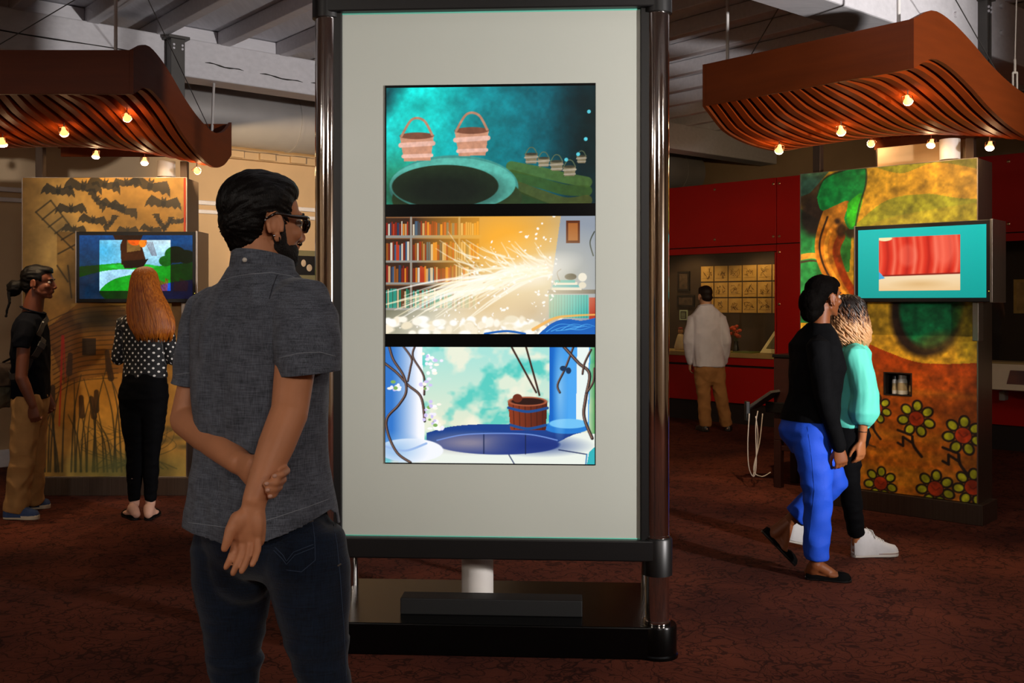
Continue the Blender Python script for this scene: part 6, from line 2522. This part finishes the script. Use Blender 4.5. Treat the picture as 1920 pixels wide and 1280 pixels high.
tn = mat('tan_cotton', '#9a6a38', .85, vary=.12, vscale=12)
ff3 = folds(.011, (9, 9, 8), 8.0)
trousers(bmn, [(at(1330, 680, Db), .165, .115), (at(1330, 695, Db), .175, .12), (at(1330, 710, Db), .14, .10), (at(1330, 722, Db), .08, .06)], [(l[0], l[1], l[2] + V(0, 0, -.03)) for l in legs], [.088, .095, .088, .076, .074, .072, .070], tn, r4, f4, ff3)
for a_, b_ in hl:
    shoe(bmn, a_ + V(0, 0, .001), b_ + V(0, 0, .001), 'leather', {'sole': m_dark, 'upper': mat('dark_leather', '#1c120d', .4, vary=.1)}, 1.05)
ha = MB()
R3 = h4.to_3x3()
for c, rr_ in (((0, -.018, .044), (.081, .102, .084)), ((0, .03, .080), (.066, .064, .044)), ((0, -.060, -.018), (.066, .056, .060))):
    ha.ell(h4 @ Vector(c), rr_, R3, 20, 14)
me = blob(ha, .006, 3)
i4 = h4.inverted()
trim_hair(me, i4, keep_short)
link('hair', me, hair_mat('dark_brown_hair', '#1a0f0a'), bmn, True, True)

# ================================================================== woman in black top and blue trousers, walking
Dk = 5.47
r5, f5 = axes(66)
kw = thing('person', 'person walking in black long sleeved top and bright blue trousers with black flats', 'person', (at(1530, 570, Dk).x, Dk, 0))
h5 = head_matrix(at(1545, 558, Dk), 62, 0, 0, .95)
sk5 = skin('brown_skin', '#7c4626')
tor = [(at(1536, 605, Dk), .060, .056), (at(1532, 622, Dk), .120, .076), (at(1528, 646, Dk), .168, .100), (at(1533, 690, Dk), .165, .132), (at(1527, 738, Dk), .150, .118), (at(1517, 789, Dk), .172, .138)]
arms = [(at(1534, 648, 5.32), at(1546, 745, 5.27), at(1574, 838, 5.29)), (at(1530, 648, 5.62), at(1524, 735, 5.68), at(1534, 800, 5.70))]
stance = (at(1521, 822, 5.40), at(1534, 922, 5.38), V(at(1530, 1040, 5.42).x, 5.42, .105))
ht = (V(at(1511, 1075, 5.46).x, 5.46, .0), V(at(1597, 1075, 5.40).x, 5.40, .0))
sw = (at(1530, 822, 5.58), at(1562, 905, 5.60), at(1478, 978, 5.66))
sh_heel, sh_toe = at(1428, 998, 5.66), at(1489, 1061, 5.66)
if sh_toe.z < .004:
    sh_toe.z = .004
legs = [stance, sw]
upv = (sh_toe - sh_heel).cross(V(0, 1, 0)).normalized()
if upv.z < 0:
    upv = -upv
feet = [(stance[2] + V(.0, 0, -.015), ht[0] + V(.02, 0, .012), ht[1] + V(-.01, 0, .010)), (sw[2].lerp(sh_heel, .25), sh_heel + upv * .012 + (sh_toe - sh_heel) * .06, sh_toe + upv * .012)]
build_body(kw, h5, at(1536, 614, Dk), shrink(tor), r5, f5, arms, legs, [feet[0]], sk5, ((V(.15, 0, -1), V(-.1, .9, 0), -1, (45, 50, 55, 60)), (V(.2, 0, -1), V(0, -1, 0), 1, (35, 40, 40, 45))), True, .005, .92, True)
# trailing foot follows the lifted heel
b = MB()
b.cap(sw[2], sh_heel.lerp(sh_toe, .18) + upv * .04, .034, .036)
b.cap(sh_heel.lerp(sh_toe, .12) + upv * .028, sh_heel.lerp(sh_toe, .5) + upv * .028, .028, .029)
b.cap(sw[2], sh_heel.lerp(sh_toe, .55) + upv * .028, .032, .025)
b.cap(sh_heel.lerp(sh_toe, .5) + upv * .024, sh_heel.lerp(sh_toe, .86) + upv * .016, (.038, .020), (.032, .012), side=V(0, 1, 0))
link('lifted_foot', blob(b, .005, 3), sk5, kw, True, True)
eyes(kw, h5)
sh = MB()
rings(sh, tor, r5, f5, 32, 2.2)
jer = mat('black_jersey', '#060608', .85, vary=.2, vscale=18, bump=.1, bscale=260, spec=.1)
tp_, _ = garment('long_sleeved_top', sh, jer, kw, .006, 5, folds(.006, (9, 9, 9), 3.0), lambda c: at(1517, 786, Dk).z)
for s_, e_, w_ in arms:
    sl = MB()
    sl.tube([s_ + (at(1530, 640, Dk) - s_) * .35, s_, s_.lerp(e_, .5), e_], [.050, .062, .057, .051], 18)
    sl.cap(e_, e_.lerp(w_, .99), .051, .036)
    garment('sleeve', sl, jer, tp_, .006, 4, folds(.006, (9, 9, 9), 1.2))
blue = mat('cobalt_blue_cotton', '#0548c8', .75, vary=.08, vscale=8, bump=.08, bscale=200)
ff4 = folds(.010, (6, 6, 9), 11.0)
bt_, me = trousers(kw, [(at(1517, 782, Dk), .155, .125), (at(1515, 805, Dk), .172, .140), (at(1518, 832, Dk), .15, .125), (at(1520, 850, Dk), .10, .09)], [(stance[0], stance[1], stance[2] + V(0, 0, .015)), (sw[0], sw[1], sw[1].lerp(sw[2], .86))], [.088, .100, .092, .078, .074, .068, .064], blue, r5, f5, ff4)
tree5 = bvh_of(me)
# the root shift was applied with the mesh, so cast in the person's frame
ro = XF[kw.name].translation


def strip_on(tree, pix, wdt, off, origin=V(0, 0, EYE)):
    pts = []
    for i in range(len(pix) - 1):
        for j in range(8):
            t_ = j / 8
            x = pix[i][0] + (pix[i + 1][0] - pix[i][0]) * t_
            y = pix[i][1] + (pix[i + 1][1] - pix[i][1]) * t_
            row = []
            for q in np.linspace(-.5, .5, 7):
                loc, nor, _, _ = tree.ray_cast(origin - off, ray(x + q * wdt, y).normalized())
                if loc is None:
                    row = None
                    break
                row.append(loc + nor * .0015)
            if row:
                pts.append(row)
    m = MB()
    if len(pts) > 1:
        m.loft(pts, cap=False, closed=False)
    return m


sp = strip_on(tree5, [(1524, 800), (1532, 860), (1537, 920), (1530, 980), (1524, 1028)], 20, ro)
if sp.v:
    sp.build('side_panel', blue, bt_, True, fix=False)
fm = {'sole': m_dark, 'upper': mat('black_suede', '#0a0909'), 'lace': None}
shoe(kw, ht[0] + V(0, 0, .001), ht[1] + V(0, 0, .001), 'flat', fm, 1.0)
shoe(kw, sh_heel, sh_toe, 'flat', fm, 1.0, upv)
ha = MB()
R3 = h5.to_3x3()
for c, rr_ in (((0, -.020, .046), (.082, .106, .086)), ((0, .03, .070), (.070, .066, .052)), ((0, -.075, .0), (.074, .062, .074))):
    ha.ell(h5 @ Vector(c), rr_, R3, 20, 14)
ha.ell(h5 @ V(0, -.105, -.028), (.070, .062, .082), R3, 20, 14)
ha.ell(h5 @ V(0, -.105, -.085), (.058, .050, .055), R3, 20, 14)
ha.ell(h5 @ V(0, -.075, -.060), (.060, .050, .060), R3, 20, 14)
me = blob(ha, .005, 2)
i5 = h5.inverted()
displace(me, lambda c, n: .003 * mnoise.noise(c * 40) + .002 * mnoise.noise(c * 140))
trim_hair(me, i5, lambda p: not (p.y > .040 and p.z < .060 + (p.y - .04) * .2) and not (p.y > .012 and p.z < .004) and not (abs(p.x) > .05 and -.03 < p.y < .022 and p.z < .018))
link('hair', me, mat('soft_black_hair', '#060403', .75, vary=.3, vscale=40, bump=.2, bscale=170, spec=.04), kw, True, True)

# ================================================================== woman in the teal blouse
Dt = 5.92
r6, f6 = axes(58)
tw = thing('person', 'person walking in teal blouse, black trousers and white high top sneakers', 'person', (at(1585, 570, Dt).x, Dt, 0))
h6 = head_matrix(at(1591, 592, Dt), 52, 0, 0, .93)
sk6 = skin('medium_skin', '#a8683e')
tor = [(at(1589, 634, Dt), .05, .05), (at(1588, 645, Dt), .11, .068), (at(1587, 660, Dt), .155, .088), (at(1586, 705, Dt), .155, .108), (at(1583, 760, Dt), .165, .118), (at(1582, 798, Dt), .155, .112)]
arms = [(at(1606, 662, 5.79), at(1622, 738, 5.75), at(1616, 826, 5.76)), (at(1572, 662, 6.04), at(1565, 735, 6.08), at(1572, 800, 6.08))]
fr6 = (at(1588, 815, 5.86), at(1592, 905, 5.84), V(at(1606, 990, 5.93).x, 5.93, .13))
bk6 = (at(1574, 815, 6.0), at(1552, 905, 6.02), V(at(1497, 975, 6.15).x, 6.15, .16))
ht = (onz(1599, 1044), onz(1683, 1041))
hb = (V(at(1473, 1000, 6.15).x, 6.15, .045), V(at(1545, 1022, 6.12).x, 6.12, .002))
feet = [(fr6[2], ht[0] + V(.02, 0, .02), ht[1] + V(-.03, 0, .02)), (bk6[2], hb[0] + V(.02, 0, .02), hb[1] + V(-.03, 0, .02))]
build_body(tw, h6, at(1589, 636, Dt), shrink(tor), r6, f6, arms, [fr6, bk6], feet, sk6, ((V(-.05, 0, -1), V(-.5, .8, 0), -1, (28, 32, 34, 38)), (V(.1, 0, -1), V(0, -1, 0), 1, (30, 35, 35, 40))), True, .005, .92)
sh = MB()
rings(sh, tor, r6, f6, 32, 2.2)
for k, (s_, e_, w_) in enumerate(arms):
    cf = e_.lerp(w_, .66)
    sh.tube([s_ + (at(1588, 655, Dt) - s_) * .3, s_, s_.lerp(e_, .5), e_, e_.lerp(cf, .6), cf.lerp(e_, .12), cf], [.055, .070, .072, .076, .080, .060, .042], 20)
tl_ = mat('aqua_crepe', '#5fd6c0', .7, vary=.06, vscale=6, bump=.06, bscale=200)
fT = folds(.012, (8, 8, 4), 4.4)
garment('blouse', sh, tl_, tw, .006, 5, lambda c, n: fT(c, n) + .006 * mnoise.noise(V(c.x * 26, c.y * 26, c.z * 5)))
ff5 = folds(.006, (8, 8, 16), 2.0)
trousers(tw, [(at(1583, 790, Dt), .140, .105), (at(1583, 812, Dt), .160, .118), (at(1583, 836, Dt), .130, .10), (at(1583, 852, Dt), .08, .07)], [fr6, bk6], [.082, .090, .078, .060, .060, .050, .047], bk_, r6, f6, ff5)
wm_ = {'sole': mat('white_rubber', '#d4cec4', .5, vary=.04), 'upper': mat('white_canvas', '#d2d0d0', .85, vary=.04, vscale=30), 'lace': mat('white_lace', '#d8d6d0'), 'stripe': mat('red_brown_stripe', '#6e2c22', .5, vary=.05)}
shoe(tw, V(ht[0].x, ht[0].y, .001), V(ht[1].x, ht[1].y, .001), 'hightop', wm_, .98)
ub = (hb[1] - hb[0]).cross(V(0, 1, 0)).normalized()
shoe(tw, hb[0], hb[1], 'hightop', wm_, .98, ub if ub.z > 0 else -ub)
wr = arms[0][1].lerp(arms[0][2], .80)
ax_ = (arms[0][2] - arms[0][1]).normalized()
u_ = ax_.orthogonal().normalized()
v_ = ax_.cross(u_)
MB().tube([wr + u_ * (.0275 * math.cos(a)) + v_ * (.0275 * math.sin(a)) for a in np.linspace(0, 2 * pi, 21)], .002, 6).build('bracelet', m_black, tw, True, world=True)


def balayage():
    m = bpy.data.materials.new('dark_root_blond_hair')
    m.use_nodes = True
    nt = m.node_tree
    b = nt.nodes['Principled BSDF']
    b.inputs['Roughness'].default_value = .4
    tc = nt.nodes.new('ShaderNodeTexCoord')
    sp_ = nt.nodes.new('ShaderNodeSeparateXYZ')
    nt.links.new(tc.outputs['Object'], sp_.inputs[0])
    mp = nt.nodes.new('ShaderNodeMapping')
    mp.inputs['Scale'].default_value = (13, 13, 2.0)
    nt.links.new(tc.outputs['Object'], mp.inputs['Vector'])
    n = nt.nodes.new('ShaderNodeTexNoise')
    n.inputs['Scale'].default_value = 7
    nt.links.new(mp.outputs[0], n.inputs['Vector'])
    mr = nt.nodes.new('ShaderNodeMapRange')
    mr.inputs['From Min'].default_value = at(1590, 566, Dt).z
    mr.inputs['From Max'].default_value = at(1590, 622, Dt).z
    mr.inputs['To Min'].default_value = -.25
    mr.inputs['To Max'].default_value = .34
    nt.links.new(sp_.outputs['Z'], mr.inputs['Value'])
    ad = nt.nodes.new('ShaderNodeMath')
    nt.links.new(mr.outputs[0], ad.inputs[0])
    nt.links.new(n.outputs['Fac'], ad.inputs[1])
    r = nt.nodes.new('ShaderNodeValToRGB')
    r.color_ramp.elements[0].position = .40
    r.color_ramp.elements[1].position = .74
    r.color_ramp.elements[0].color = srgb('#150b07')
    r.color_ramp.elements[1].color = srgb('#cf9c6c')
    e_ = r.color_ramp.elements.new(.54)
    e_.color = srgb('#6b4126')
    nt.links.new(ad.outputs[0], r.inputs[0])
    nt.links.new(r.outputs[0], b.inputs['Base Color'])
    return m


long_hair(tw, h6, [(at(1590, 552.5, Dt), .02, .02), (at(1590, 556, Dt), .056, .066), (at(1589, 566, Dt), .085, .098), (at(1589, 582, Dt), .098, .110), (at(1590, 600, Dt), .110, .116), (at(1591, 620, Dt), .124, .114), (at(1592, 638, Dt), .122, .100), (at(1593, 647, Dt), .095, .072)], balayage(), 190, 9, .20, .0056, .009, .035)
